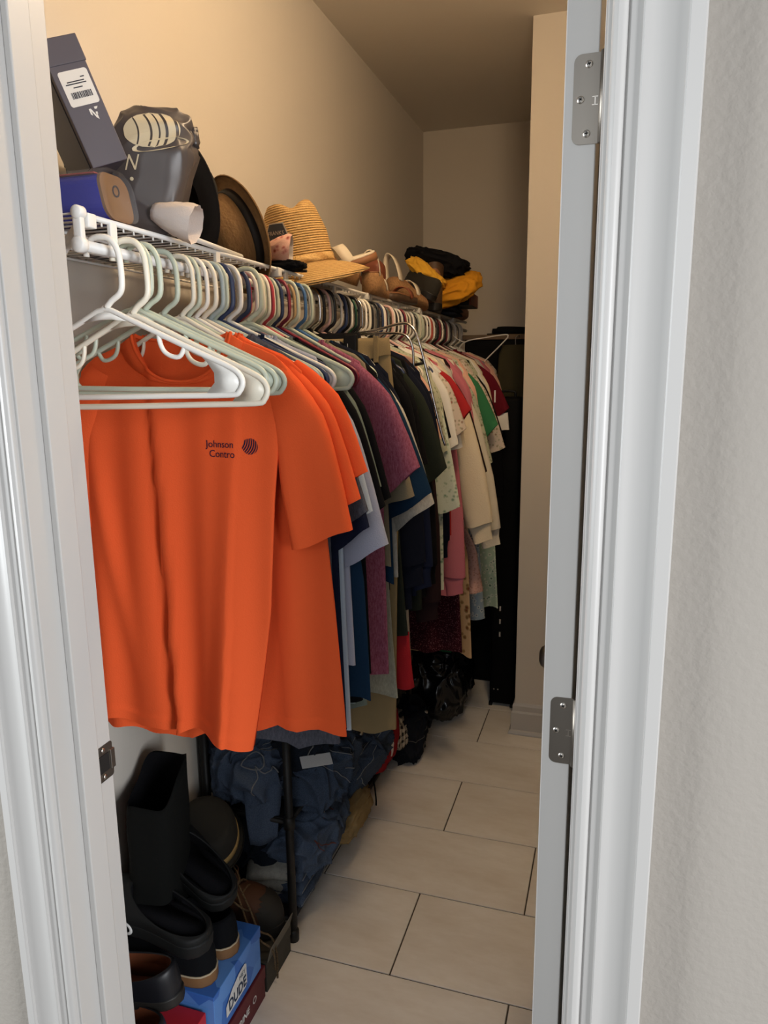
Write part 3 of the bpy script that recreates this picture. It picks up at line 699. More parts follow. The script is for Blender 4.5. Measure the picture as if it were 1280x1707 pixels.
# loose white wire hanger at the far end
wh = thing('wire_hanger', 'white wire hanger turned askew in front of the dark cabinet', 'hanger', (RODX, 3.27, RODZ))
mobj('hook', *tube(catmull([(-.020, 0, -.006), (-.014, 0, .010), (.002, 0, .0125), (.018, 0, .004), (.020, 0, -.020), (.040, 0, -.050), (.080, 0, -.070)], 4), .0026, 6), WIREW, wh)
mobj('frame', *tube(catmull([(.080, 0, -.070), (.17, 0, -.052), (.262, -.01, -.041), (.272, -.01, -.050), (.262, -.01, -.064), (.19, -.008, -.135), (.10, 0, -.215), (.02, .01, -.20), (.04, .01, -.13)], 4, True), .0030, 6, closed=True), WIREW, wh)

# --- the packed row: hangers all along the rod, and tops that only show as slivers
taken = sorted([o.location.y for o in bpy.data.objects if o.parent is None and o.name.startswith(('clothes_hanger', 'clip_hanger', 'trouser_hanger', 'wire_hanger')) and o.type == 'EMPTY'])
SEQ = ['cream', 'white', 'red', 'white', 'sage', 'navy', 'maroon', 'cream', 'sage', 'sage', 'sage', 'cream', 'pink', 'bluegrey', 'navy', 'white', 'green', 'white', 'cream', 'white', 'bluegrey', 'navy', 'white', 'black', 'bluegrey', 'white', 'tan', 'black', 'white', 'blue', 'navy', 'white', 'grey', 'cream', 'white', 'cream', 'sage', 'cream', 'white', 'coral', 'cream', 'coral', 'white', 'cream', 'black', 'white', 'cream', 'coral', 'white', 'white', 'maroon', 'white', 'cream', 'black', 'white', 'white', 'cream', 'cream', 'white', 'cream', 'white', 'grey', 'white', 'maroon', 'white']
NAME = {'bluegrey': 'blue-grey'}
y, k = 1.225, 0
FILL = {'d': [(BK, 'black'), (NV, 'navy'), (NV2, 'ink navy'), (OD, 'dark olive')], 'l': [(WT, 'white'), (PE, 'peach'), (CR, 'cream'), (FLP, 'floral'), (HG, 'heather grey'), (FLS, 'sage floral'), (PK, 'dusty pink')]}
SHORT = [(r[0], ' '.join(w for w in r[3].replace(',', ' ').split()[:4] if w not in ('with', 'just', 'between', 'cotton', 'a', 'its'))) for r in ROW] + [(3.02, 'maroon sports jersey'), (3.12, 'black dress coat')]
def before(y):
    L = [n for yy, n in SHORT if yy < y]
    return L[-1] if L else 'orange tees'
used = {}
def uniq(s):
    used[s] = used.get(s, 0)+1
    return s if used[s] == 1 else ('second ' if used[s] == 2 else 'third ' if used[s] == 3 else 'fourth ' if used[s] == 4 else 'fifth ' if used[s] == 5 else 'sixth ')+s
fl_k = 0
while y < 3.45:
    if all(abs(y-t) > .0095 for t in taken):
        c = SEQ[k % len(SEQ)]; k += 1; cn = NAME.get(c, c)
        hanger(y, c, uniq('%s plastic hanger in the tight row behind the %s' % (cn, before(y))), dx=random.uniform(-.008, .010), rz=random.uniform(-.03, .03), group='plastic hangers in the packed row')
        if y > 1.40 and not 1.42 < y < 1.585 and all(abs(y-cy) > .011 for cy in cloth_y) and fl_k % 3 != 2:
            dk = y < 2.0; L = FILL['d' if dk else 'l']; m, cn = L[(fl_k*2//3) % len(L)]
            tee(y+.003, m, uniq('%s top showing as a sliver behind the %s' % (cn, before(y))), tip=(.262+.02*random.random(), 1.27), slw=.036, zh=.90+.1*random.random(), hw=.20, hwtop=.207, n=24, mm=12, seed=k, group='tops packed tightly in the row', collar=False)
        fl_k += 1
    y += .0215

# ================================================================ ON THE SHELF
ST = SZT+.0018
SLATE = mat('slate_card', '#4c464c', .5, spec=.35); NAVYC = mat('navy_card', '#191b26', .5); LABELP = mat('label_paper', '#cfcac2', .7); INK = mat('ink', '#2a2830', .8)
bx = thing('slate_box', 'slate grey carton with a barcode sticker leaning at the shelf end', 'box', (-.735, 1.035, ST+.100), (0, -.375, .86))
mobj('carton', *boxvf(-.056, 0, 0, .15, .0, .172, .0012), SLATE, bx, smooth=False)
mobj('lid', *boxvf(-.0575, .0015, -.0015, .1515, .138, .1735, .0012), SLATE, bx, smooth=False)
lb = mobj('sticker', *prism([(x-.0262, z+.106) for x, z in rrect(.044, .047, .004)], -.0006, -.0002), LABELP, bx, smooth=False)
mb = MB(); random.seed(3); x = -.041
while x < -.012:
    wd = random.choice((.0006, .001, .0016)); mb.add(boxvf(x, x+wd, -.0009, -.0005, .0925, .101)); x += wd+random.choice((.0005, .0009))
for zz, a, b in ((.106, -.034, -.020), (.111, -.043, -.012), (.114, -.040, -.014), (.1185, -.018, -.012)):
    mb.add(boxvf(a, b, -.0009, -.0005, zz, zz+.0014))
mb.build('barcode', INK, lb, smooth=False)
mk = MB()
for P_ in ([(-.007, .006), (-.003, .006), (.003, -.004), (.003, .001), (.0065, .001), (.0065, -.002), (.005, -.002), (.005, -.009), (.001, -.006), (-.004, .003), (-.004, -.003), (-.007, -.001)], [(.004, .0075), (.011, .0075), (.008, .0045), (.004, .0045)]):
    mk.add(prism([(-.020+p[0]*.8, .070+p[1]*1.05) for p in P_], -.0007, -.0003))
mk.build('maker_mark', LABELP, bx, smooth=False)
mobj('side_panel', *boxvf(-.0572, -.0555, .012, .148, .003, .155, .0003), NAVYC, bx, smooth=False)
b2 = thing('navy_box', 'dark navy carton standing behind the slate one against the wall end', 'box', (-.93, 1.22, ST), (0, -.06, .1))
mobj('carton', *boxvf(-.06, .06, 0, .12, .0, .19, .002), NAVYC, b2, smooth=False)
mobj('lid', *boxvf(-.0615, .0615, -.0015, .1215, .155, .192, .0015), NAVYC, b2, smooth=False)
# blue package in a clear plastic shell with a brown end
pk = thing('plastic_package', 'blue packet in a clear plastic shell with a brown rounded end', 'package', (-.733, 1.000, ST+.003), (0, 0, .02))
BLUEP = mat('blue_card', '#101c8c', .35); BROWNP = mat('brown_card', '#6f5238', .45); CLEAR = mat('clear_plastic', '#f2f2f2', .06, spec=.5, alpha=.05); REDP = mat('red_print', '#8c3b34', .4)
def dsec(w, h, r=.030, x=0.0, n=6, sh=.016):
    return [(x, p[0]-p[1]*sh/h*1.2, p[1]+h/2) for p in rrect(w, h, r, n)]
mobj('packet', *loft([dsec(.070, .062, .020, -.20), dsec(.070, .062, .020, -.006)], True, True, True, True), BLUEP, pk, smooth=False)
mobj('red_band', *boxvf(-.19, -.012, -.036, .016, .0615, .0635, .0005), REDP, pk, smooth=False)
mobj('end_card', *loft([dsec(.069, .064, .020, -.006), dsec(.069, .064, .020, -.001)], True, True, True, True), BROWNP, pk, smooth=False)
mobj('clear_shell', *loft([dsec(.076, .070, .024, -.19), dsec(.076, .070, .024, .004), dsec(.070, .064, .020, .008)], True, False, True, True), CLEAR, pk)
mobj('emblem', *xform(lathe([(.006, .0005), (.0085, .0005), (.0085, 0), (.006, 0)], 20), Matrix.Translation((-.0008, -.002, .042)) @ Matrix.Rotation(PI/2, 4, 'Y')), INK, pk)
# crumpled soft forms
def blob(size, seed=0, sub=5, amp=.14, freq=1.6, ridge=.5, e=.75, shape=None, flat=None, folds=0):
    bm = bmesh.new(); bmesh.ops.create_icosphere(bm, subdivisions=sub, radius=1.0)
    off = Vector((seed*3.1, seed*1.7, seed*.9)); rr = random.Random(seed*7+1)
    fd1 = Vector((rr.uniform(-.4, 1), rr.uniform(-1, 1), rr.uniform(-.8, .8))).normalized(); fd2 = Vector((rr.uniform(-1, 1), rr.uniform(-1, 1), rr.uniform(-1, 1))).normalized()
    for v in bm.verts:
        p = v.co.normalized()
        s = Vector([math.copysign(abs(c)**e, c) for c in p])
        d = noise.noise(p*freq+off)*.7+noise.noise(p*freq*2.3+off*2)*.35
        rg = 1-abs(noise.noise(p*freq*1.7+off*1.3))*2.2
        fo = 0
        if folds:
            w1 = noise.noise(p*1.3+off*1.7); w2 = noise.noise(p*1.6-off)
            fo = folds*((1-abs(math.sin(4.2*p.dot(fd1)+3.2*w1)))**2+.7*(1-abs(math.sin(5.5*p.dot(fd2)+3.6*w2)))**2.5)
        k = 1+amp*(d+ridge*(max(0, rg)**2))+fo
        q = Vector((s.x*size[0], s.y*size[1], s.z*size[2]))*k
        if shape: q = shape(q, p)
        if flat is not None: q.z = max(q.z, flat)
        v.co = q
    bm.verts.index_update(); vf = ([v.co.copy() for v in bm.verts], [tuple(w.index for w in f.verts) for f in bm.faces]); bm.free(); return vf
SATIN = mat('grey_satin', '#4d4644', .36, spec=.5, bump=.1, bscale=30); CREAMP = mat('cream_print', '#cfc0a0', .5)
gb = thing('satin_bag', 'grey satin drawstring bag with a cream striped emblem, stood on the shelf', 'bag', (-.765, 1.150, ST+.103), (0, 0, .50))
def bagshape(q, p):
    # gathered neck at the upper right, sides slack
    d = (Vector((q.x, q.y, q.z))-Vector((.075, 0, .060)))
    k = math.exp(-(d.length/.075)**2)
    ang = math.atan2(d.z, d.y+.0001)
    q = q + Vector((-.006*k+.006*k*math.sin(ang*8), .006*k*math.sin(ang*8), .004*k*math.cos(ang*8)))
    q.x += .012*(q.z/.1) if q.z > 0 else .0
    if q.x > 0 and q.z < .03: q.x *= 1+.55*(q.z-.03)/.133
    return q
bag = mobj('bag_body', *blob((.071, .055, .103), 4, 6, .07, 1.15, .5, .60, bagshape, -.102), SATIN, gb)
mobj('gathered_neck', *xform(blob((.010, .014, .016), 2, 4, .25, 2.0, .6), Matrix.Translation((.066, -.010, .060))), SATIN, gb)
mobj('drawstring', *tube(catmull([(.062, -.028, .066), (.070, -.020, .056), (.074, 0, .048), (.068, .012, .058)], 4), .0022, 6), SATIN, gb)
def ellstripe(cx, cz, a, b, rot, gaps):
    out = MB(); n = 20
    for i0, i1 in gaps:
        L, R_ = [], []
        for k in range(n+1):
            v = -1+2*k/n; lim = math.sqrt(max(0, 1-v*v))
            bend = .22*(1-v*v)
            xa = max(-lim, min(lim, i0+bend)); xb = max(-lim, min(lim, i1+bend))
            L.append((xa*a, v*b)); R_.append((xb*a, v*b))
        cr, sr = math.cos(rot), math.sin(rot)
        out.add(([(cx+p[0]*cr-p[1]*sr, 0, cz+p[0]*sr+p[1]*cr) for p in L+R_], [(k, k+n+1, k+n+2, k+1) for k in range(n)]))
    return out.v, out.f
em = MB()
em.add(project(bag, ellstripe(.004, .058, .045, .028, .12, [(-1.2, -.72), (-.66, -.28), (-.20, .02), (.08, .26), (.36, .62), (.72, 1.1)]), off=.0016))
em.add(project(bag, ellstripe(.016, .036, .046, .009, .22, [(-1.2, 1.1)]), off=.0018))
vf = text_vf('N', .034)
em.add(project(bag, ([(-.030+p[0]*.8+p[1]*.3, 0, .006+p[1]) for p in vf[0]], vf[1]), off=.0018))
em.add(project(bag, ellstripe(-.032, -.018, .003, .003, 0, [(-1.2, 1.2)]), off=.0018))
em.build('emblem', CREAMP, gb, smooth=False)
# hats
def hat(name, label, loc, axis, m, band, R=.145, rc=.082, hgt=.105, curl=.02, spin=0.0, dent=.018, under=None, roll=.0, pinch=0.0):
    ax = Vector(axis).normalized(); t = thing(name, label, 'hat', loc); t.rotation_euler = (ax.to_track_quat('Z', 'Y').to_matrix() @ Matrix.Rotation(spin, 3, 'Z')).to_euler()
    prof = [(0, hgt-dent), (rc*.35, hgt-dent*.7), (rc*.62, hgt-.002), (rc*.80, hgt-.004), (rc*.92, hgt-.02), (rc*.98, hgt*.5), (rc*1.02, .012), (rc*1.04, .002), (rc*1.10, -.001)]
    br = [(rc*1.10+(R-rc*1.10)*k/6, -.001-.004*math.sin(PI*k/6)+roll*(k/6)**2) for k in range(1, 7)]
    def pin(p):
        k = smooth(.45*hgt, hgt, p[2]); a = math.atan2(p[1], p[0])
        return (p[0]*(1-.20*k*(pinch > 0)), p[1], p[2]-pinch*1.5*k*math.exp(-(p[0]/(rc*.30))**2)*(1 if p[1] < rc*.5 else .6))
    def bend(vf):
        if pinch: vf = ([pin(p) for p in vf[0]], vf[1])
        return bend0(vf)
    def bend0(vf): return [(p[0], p[1]*1.12, p[2]+curl*max(0, (math.hypot(p[0], p[1])-rc)/(R-rc))**1.6*(p[1]/max(1e-6, math.hypot(p[0], p[1])))**2) for p in vf[0]], vf[1]
    o = mobj('crown', *bend(lathe(prof, 48)), m, t)
    edge = [(R, br[-1][1]), (R+.0015, br[-1][1]-.0015), (R, br[-1][1]-.003)]
    o2 = mobj('brim', *bend(lathe([prof[-1]]+br+edge+[(r, z-.003) for r, z in br[::-1]]+[(rc*1.0, -.004)], 48)), STRAWB if m.name == 'raffia_straw' else m, t)
    b = mobj('hat_band', *bend(lathe([(rc*1.00+.0004, .022), (rc*1.015+.0022, .022), (rc*1.04+.0022, .004), (rc*1.03, .003)], 48)), band, t)
    return t
FELT = mat('black_felt', '#2a2724', .85, spec=.15, bump=.3, bscale=300); TANS = mat('tan_paper_straw', '#8a6a42', .8, kind='straw', col2='#755634', scale=160, bump=.6, bscale=220)
STRAW = mat('raffia_straw', '#d8b070', .75, kind='weave', col2='#b88c50', scale=-55); STRAWB = mat('raffia_brim', '#d8b070', .75, kind='weave', col2='#b88c50', scale=45); BAND = mat('black_ribbon', '#14100f', .6)
hat('felt_hat', 'dark felt hat on its edge between the grey bag and tan hat', (-.852, 1.325, ST+.104), (.10, .86, .42), FELT, BAND, R=.112, rc=.070, hgt=.09, curl=.02, spin=.3)
hat('fedora_hat', 'tan straw fedora with a thin black band lying on its side', (-.800, 1.525, ST+.080), (-.55, -.66, -.34), TANS, BAND, R=.106, rc=.076, hgt=.095, curl=.012, spin=.4)
lh = hat('raffia_hat', 'woven raffia lifeguard hat with a dark hexagon patch and cord', (-.800, 1.83, ST+.040), (-.12, -.14, .95), STRAW, STRAWB, R=.175, rc=.086, hgt=.155, curl=-.02, spin=1.2, dent=.03, roll=-.03, pinch=.012)
# patch + cord, in the hat's own frame
def lh_local(p): return lh.matrix_basis.inverted() @ Vector(p)
bpy.context.view_layer.update()
crown = [c for c in lh.children if c.name.startswith('crown')][0]
Rm = lh.rotation_euler.to_matrix().to_4x4()
PATCHD = mat('patch_dark', '#3a3a40', .7); PATCHE = mat('patch_edge', '#b9aa98', .7)
def hexa(w, h): return [(-w, -h*.35), (-w*.0, -h), (w, -h*.35), (w, h*.35), (0, h), (-w, h*.35)]
dirp = Vector((.12, -1, .0)).normalized(); side = Vector((1, .12, 0)).normalized()
bvh = BVHTree.FromPolygons([Rm @ v.co for v in crown.data.vertices], [tuple(p.vertices) for p in crown.data.polygons])
def onhat(u, v, off):
    o = side*u+Vector((0, 0, v))+dirp*.5; h = bvh.ray_cast(o, -dirp)
    pt = (h[0] if h[0] is not None else o-dirp*.42)+dirp*off
    return Rm.inverted() @ pt
def hatflat(vf, off): return [onhat(p[0], p[2], off) for p in vf[0]], vf[1]
def hexgrid(w, h):
    P_ = [(x, z) for x, z in [(-w, 0), (-w*.62, -h), (w*.62, -h), (w, 0), (w*.62, h), (-w*.62, h)]]
    v = [(0, 0, 0)]; f = []; n = len(P_); R_ = 4
    for r in range(1, R_+1):
        for i in range(n):
            for k in range(3):
                a, b = P_[i], P_[(i+1) % n]; x = (a[0]+(b[0]-a[0])*k/3)*r/R_; z = (a[1]+(b[1]-a[1])*k/3)*r/R_
                v.append((x, 0, z))
    N_ = n*3
    for i in range(N_): f.append((0, 1+i, 1+(i+1) % N_))
    for r in range(R_-1):
        for i in range(N_): f.append((1+r*N_+i, 1+(r+1)*N_+i, 1+(r+1)*N_+(i+1) % N_, 1+r*N_+(i+1) % N_))
    return v, f
PU, PV = -.030, .062
def shift(vf, u, v): return [(p[0]+u, 0, p[2]+v) for p in vf[0]], vf[1]
pe = mobj('patch', *hatflat(shift(hexgrid(.034, .029), PU, PV), .004), PATCHE, lh)
mobj('patch_field', *hatflat(shift(hexgrid(.031, .026), PU, PV), .0052), PATCHD, pe)
tv = text_vf('FRANKS', .0135); mobj('patch_lettering', *hatflat(([(PU+p[0]*.95, 0, PV+.004+p[1]) for p in tv[0]], tv[1]), .0064), PATCHE, pe, smooth=False)
tv = text_vf('SURF', .010); mobj('patch_lettering', *hatflat(([(PU+p[0], 0, PV-.012+p[1]) for p in tv[0]], tv[1]), .0064), PATCHE, pe, smooth=False)
mobj('cord', *tube([Rm.inverted() @ Vector(p) for p in catmull([(-.06, -.075, .018), (-.02, -.10, .000), (.02, -.135, -.018), (.05, -.155, -.030), (.085, -.160, -.033)], 5)], .0035, 7), BAND, lh)

# small bundles by the hats
tag(mobj('plastic_rod', *tube([(-0.7169, 1.1729, ST+.005), (-0.741, 1.3983, ST+.005)], .0045, 10), WIRE), 'short white plastic rod lying along the shelf front below the felt hat', 'rod')
WSAT = cloth('white_satin', '#cfc4bd', kind=None); FLOWP = cloth('pink_flower_cotton', '#d2a796', kind='floral', col2=['#8b4a3c', '#c98f84'], scale=70)
def cup(name, label, cat, loc, rot, m, inner, r=.036, ln=.06, squash=.85):
    t = thing(name, label, cat, loc, rot)
    n = 28; R_ = []
    for k in range(9):
        u = k/8; rr = r*(.45+.55*math.sin(u*PI/2)); R_.append([(ln*u, rr*math.cos(2*PI*j/n)*(1+.06*math.sin(j*1.9+k)), rr*squash*math.sin(2*PI*j/n)*(1+.06*math.cos(j*2.3+k))) for j in range(n)])
    mobj('outside', *loft(R_, True, True, False), m, t)
    I = [[(ln-.002, p[1]*.93, p[2]*.93) for p in R_[-1]], [(ln*.75, p[1]*.85, p[2]*.85) for p in R_[-1]], [(ln*.4, p[1]*.6, p[2]*.6) for p in R_[-1]]]
    mobj('lining', *loft([R_[-1]]+I, True, False, True), inner, t)
    return t
cup('satin_pouch', 'small white satin pouch lying between the grey bag and tan hat', 'pouch', (-.742, 1.105, ST+.036), (0, .30, .25), WSAT, WSAT, .036, .072)
cup('floral_pouch', 'small pink floral cotton pouch between the tan and raffia hats', 'pouch', (-.778, 1.600, ST+.046), (0, .1, .32), FLOWP, WSAT, .040, .052, 1.0)
tag(mobj('dark_cloth', *xform(blob((.040, .035, .011), 9, 4, .25, 2), Matrix.Translation((-.735, 1.610, ST+.012))), BK), 'flat black cloth under the floral cap at the shelf edge', 'cloth')

# ================================================================ SHOES AND CLOTHES FARTHER ALONG THE SHELF
CORK = mat('cork', '#a87f55', .85, kind='cork', col2='#7f5c3a', scale=140); STRAPC = mat('cream_leather', '#d9cdb8', .55); TANL = mat('tan_leather', '#8a5d3c', .55); RUST = mat('rust_leather', '#7a3f28', .5)
BOOTB = mat('brown_leather', '#4a3524', .55, bump=.15, bscale=80); DARKL = mat('dark_leather', '#1d1b19', .5)
def widths(u): return float(np.interp(u, [0, .02, .07, .15, .30, .48, .66, .80, .91, .97, 1], [.02, .38, .66, .78, .76, .78, .98, .98, .74, .44, .02]))
def outline(L, W, n=44, k=1.0):
    out = []
    for i in range(n):
        ph = 2*PI*i/n; u = (1+math.cos(ph))/2
        y = widths(u)*W/2*(1 if math.sin(ph) >= 0 else -1)
        out.append((L/2+(u*L-L/2)*k, y*k))
    return out
def sandal(label, loc, rot, L=.23, W=.078, heel=.065, toe=.02, straps=((.62, .045, .034), (.20, .075, .020)), solem=None, insole=None, strapm=None):
    t = thing('sandal', label, 'sandal', loc, rot)
    zt = lambda x: toe+(heel-toe)*(1-smooth(.30*L, .72*L, x))
    o = outline(L, W)
    mobj('sole', *loft([[(x, y*.96, 0) for x, y in o], [(x, y, zt(x)*.5) for x, y in o], [(x, y, zt(x)) for x, y in o]], True, True, True), solem or CORK, t)
    o2 = outline(L, W, 44, .97)
    mobj('insole', *loft([[(x, y, zt(x)) for x, y in o2], [(x, y, zt(x)+.005) for x, y in o2]], True, True, True), insole or TANL, t)
    for u, h, wd in straps:
        x = u*L; w_ = widths(u)*W/2; R_ = []
        for k in range(15):
            a = PI*k/14; p = (x, w_*1.02*math.cos(a), zt(x)-.004+h*math.sin(a)**.8)
            lean = -.25*h*math.sin(a)
            R_.append([(x-wd/2+lean, p[1], p[2]), (x+wd/2+lean, p[1], p[2]), (x+wd/2+lean, p[1]*.96, p[2]-.003), (x-wd/2+lean, p[1]*.96, p[2]-.003)])
        mobj('strap', *loft(R_, True, True, True), strapm or STRAPC, t)
    return t
sandal('cork wedge sandal with white strap, its block heel at the shelf edge', (-.720, 2.155, ST), (0, 0, 1.75), heel=.058, straps=((.62, .045, .034), (.12, .070, .022)))
sandal('cream flat sandal with a tall loop strap beside the raffia hat', (-.885, 2.06, ST+.02), (.15, -.35, .5), heel=.03, toe=.02, straps=((.60, .055, .034), (.15, .095, .026)), solem=TANL, insole=STRAPC)
sandal('tan cork wedge sandal tilted behind the block-heeled one', (-.835, 2.35, ST+.045), (.2, -.30, 2.7), heel=.07, straps=((.62, .05, .04),), insole=TANL, strapm=TANL)
sandal('white strapped cork sandal lying tilted near the dark sneaker', (-.800, 2.62, ST+.05), (-.25, .25, 1.2), heel=.05, straps=((.60, .06, .03), (.15, .10, .03)), strapm=STRAPC)
sandal('flat brown sandal lying lowest under the white strapped one', (-.745, 2.40, ST), (0, 0, 1.45), heel=.022, toe=.018, straps=((.62, .04, .03),), solem=BOOTB, insole=TANL, strapm=RUST)
tag(mobj('leather_pouch', *xform(blob((.045, .04, .050), 13, 4, .10, 1.5, .4), Matrix.Translation((-.835, 2.53, ST+.10))), RUST), 'rust brown leather pouch between the cork sandals', 'pouch')
def shoe(name, label, cat, loc, rot, L=.28, W=.10, z0=.026, rim=(.085, .068, .036), zr=.075, zt=.0, up=None, solem=None, lining=None, K=12, px=1.9, shaft=None, toe_h=None, welt=None):
    """heel at x=0, toe at x=L; rim=(centre, half length, half width) of the opening at height zr (+zt at its front)"""
    t = thing(name, label, cat, loc, rot); n = 44; o = outline(L, W, n)
    ph = [2*PI*i/n for i in range(n)]
    rimp = [(rim[0]+rim[1]*math.cos(a), rim[2]*math.sin(a), zr+zt*math.cos(a)+.006*math.cos(2*a)) for a in ph]
    rings = []
    for k in range(K+1):
        s = k/K; sx = s**px; sz = math.sin(s*PI/2)**.85
        rings.append([(p[0]+(q[0]-p[0])*sx, p[1]*(1+.05*math.sin(PI*s))+(q[1]-p[1])*sx, z0+(q[2]-z0)*sz) for p, q in zip(o, rimp)])
    if shaft:
        for h, kx, dx in shaft: rings.append([(rim[0]+(q[0]-rim[0])*kx+dx, q[1]*kx, q[2]+h) for q in rimp])
    top = rings[-1]; cx = sum(p[0] for p in top)/n
    lip = [[(p[0]*.98+cx*.02, p[1]*.97, p[2]+.002) for p in top], [(p[0]*.95+cx*.05, p[1]*.92, p[2]-.001) for p in top]]
    mobj('upper', *loft(rings+lip, True), up, t)
    oi = outline(L, W, n, .86)
    inn = [lip[-1]]+[[(a[0]+(cx-a[0])*.02, a[1]*.96, a[2]-.02) for a in lip[-1]], [(rim[0]+(q[0]-rim[0])*.95, q[1]*.9, max(z0+.01, zr*.6)) for q in rimp], [(p[0]*.5+q[0]*.5, p[1]*.7, z0+.006) for p, q in zip(oi, rimp)]]
    mobj('lining', *loft(inn, True, False, True, True), lining or up, t)
    o1 = outline(L, W, n, 1.025)
    mobj('sole', *loft([[(x, y*.97, 0) for x, y in o1], [(x, y, .004) for x, y in o1], [(x, y, z0-.003) for x, y in o1], [(x, y*.985, z0) for x, y in o1]], True, True, True), solem or up, t)
    if welt: mobj('welt', *tube([(x, y, z0+.001) for x, y in outline(L, W, n, 1.012)], .0022, 6, closed=True), welt, t)
    return t
shoe('dark_sneaker', 'dark canvas sneaker with white lining, past the white strapped sandal', 'sneaker', (-.700, 2.82, ST+.03), (.35, -.35, 2.2), up=mat('dark_canvas', '#2b2822', .85), lining=STRAPC, solem=DARKL, L=.25, W=.088)
shoe('ankle_boot', 'brown leather ankle boot standing at the shelf edge under the yellow shirt', 'boot', (-.705, 2.92, ST), (0, 0, 1.9), up=BOOTB, lining=TANL, solem=DARKL, L=.24, W=.085, z0=.03, rim=(.075, .055, .040), zr=.10, shaft=((.04, 1.0, 0), (.08, 1.06, -.004)), px=2.6)
shoe('ankle_boot', 'darker brown ankle boot just behind the other, by the dark sneaker', 'boot', (-.775, 3.00, ST), (0, 0, 2.0), up=mat('espresso_leather', '#33261c', .55), lining=TANL, solem=DARKL, L=.24, W=.085, z0=.03, rim=(.075, .055, .040), zr=.10, shaft=((.04, 1.0, 0), (.085, 1.06, -.004)), px=2.6)
YE = cloth('mustard', '#c98a24'); YE2 = cloth('golden', '#dba638'); JN = cloth('shelf_jean', '#3a4250', kind='denim', col2='#4a5262', scale=160); ROLLP = cloth('faded_pink', '#8d6f62', kind='heather', col2='#a58778', scale=90)
def slabs(name, label, cat, loc, rot, size, m, layers=3, seed=0, group=None, edge=None):
    """folded cloth: rounded layers, fold edges to the front"""
    t = thing(name, label, cat, loc, rot, group); h = size[2]/layers
    for k in range(layers):
        n = 28; R_ = []
        for i in range(9):
            u = -1+2*i/8
            R_.append([(size[0]*(u+.03*math.sin(k*2+seed)), (size[1]+.010*noise.noise(Vector((u*2, k*3.1+seed, 0))))*math.copysign(abs(math.cos(2*PI*j/n))**.7, math.cos(2*PI*j/n)),
                        h*(k+.5)+h*.56*math.copysign(abs(math.sin(2*PI*j/n))**.7, math.sin(2*PI*j/n))*(1 if abs(u) < .95 else .55)+.006*noise.noise(Vector((u*2.5, math.cos(2*PI*j/n)*2, seed+k*.4)))) for j in range(n)])
        mobj('fold', *loft(R_, True, True, True), m, t)
    return t
tag(mobj('folded_shirt', *xform(blob((.135, .12, .050), 17, 5, .13, 1.4, .8, .8), Matrix.Translation((-.690, 3.10, ST+.095)) @ Matrix.Rotation(-.22, 4, 'Y') @ Matrix.Rotation(.4, 4, 'X')), YE), 'mustard yellow folded shirt, lower of the two yellow ones', 'shirt')
tag(mobj('folded_shirt', *xform(blob((.085, .08, .030), 18, 5, .14, 1.4, .8, .8), Matrix.Translation((-.750, 2.97, ST+.150)) @ Matrix.Rotation(.65, 4, 'Y')), YE2), 'golden yellow shirt draped higher, under the black one', 'shirt')
tag(mobj('black_shirt', *xform(blob((.125, .10, .048), 21, 5, .20, 1.5, .8, .8), Matrix.Translation((-.735, 3.10, ST+.200)) @ Matrix.Rotation(.30, 4, 'Y')), BK), 'black shirt crumpled on top of the yellow ones', 'shirt')
dbx = thing('dark_carton', 'low dark carton with a brown edge beneath the yellow shirts', 'box', (-.745, 3.33, ST+.040), (0, 0, .05))
mobj('carton', *boxvf(-.15, .12, -.11, .11, 0, .055, .002), DARKL, dbx, smooth=False)
mobj('edge_strip', *boxvf(.112, .121, -.111, .111, .002, .056, .001), RUST, dbx, smooth=False)
slabs('folded_jeans', 'grey blue folded jeans on the shelf under the dark carton', 'jeans', (-.79, 3.30, ST), (0, 0, .02), (.10, .12, .038), JN, 2, 4)
tag(mobj('rolled_cloth', *xform(blob((.042, .07, .030), 33, 4, .12, 2, .5), Matrix.Translation((-.745, 3.58, ST+.031))), ROLLP), 'rolled faded pink cloth at the far end of the shelf', 'cloth')
slabs('folded_cloth', 'folded pink brown cloth on the roll at the shelf end', 'cloth', (-.75, 3.58, ST+.066), (0, .05, 0), (.055, .08, .035), ROLLP, 2, 6)
tag(mobj('navy_cloth', *xform(blob((.07, .10, .012), 41, 4, .2, 2), Matrix.Translation((-.90, 1.62, ST+.012))), NV), 'flat navy cloth lying on the shelf behind the tan hat', 'cloth')

# ================================================================ BACK OF THE CLOSET
CASEM = mat('black_case', '#070708', .7, spec=.12); WOODT = mat('brown_top', '#5d4a35', .6)
cb = thing('black_cabinet', 'tall black cabinet with a brown top against the back wall', 'cabinet', (-.53, 3.62, 0))
mobj('body', *boxvf(-.145, .165, -.24, .24, 0, 1.645, .004), CASEM, cb, smooth=False)
mobj('top', *boxvf(-.155, .172, -.25, .25, 1.645, 1.668, .003), WOODT, cb, smooth=False)
for x0, x1 in ((-.14, .010), (.014, .160)):
    d = mobj('door', *boxvf(x0, x1, -.256, -.240, .03, 1.62, .003), CASEM, cb, smooth=False)
    mobj('handle', *boxvf(x1-.02 if x0 < 0 else x0+.012, x1-.012 if x0 < 0 else x0+.02, -.268, -.256, .9, 1.05, .002), NICKEL, d, smooth=False)
gcur = thing('garment_bag', 'dark olive garment bag hanging in folds at the cabinet side', 'bag', (-.435, 3.31, 1.02))
mobj('bag_body', *torso_vf([(.60, -.055, .055), (.55, -.075, .075), (0, -.080, .080), (-.15, -.080, .080)], .022, None, 40, 12, 3.5, 2.0, hem=False)[0], cloth('olive_bag', '#3a3626'), gcur)
mobj('hook', *tube(catmull([(0, 0, .595), (0, 0, .63), (.012, .010, .640), (.01, .03, .632)], 4), .002, 6), NICKEL, gcur)
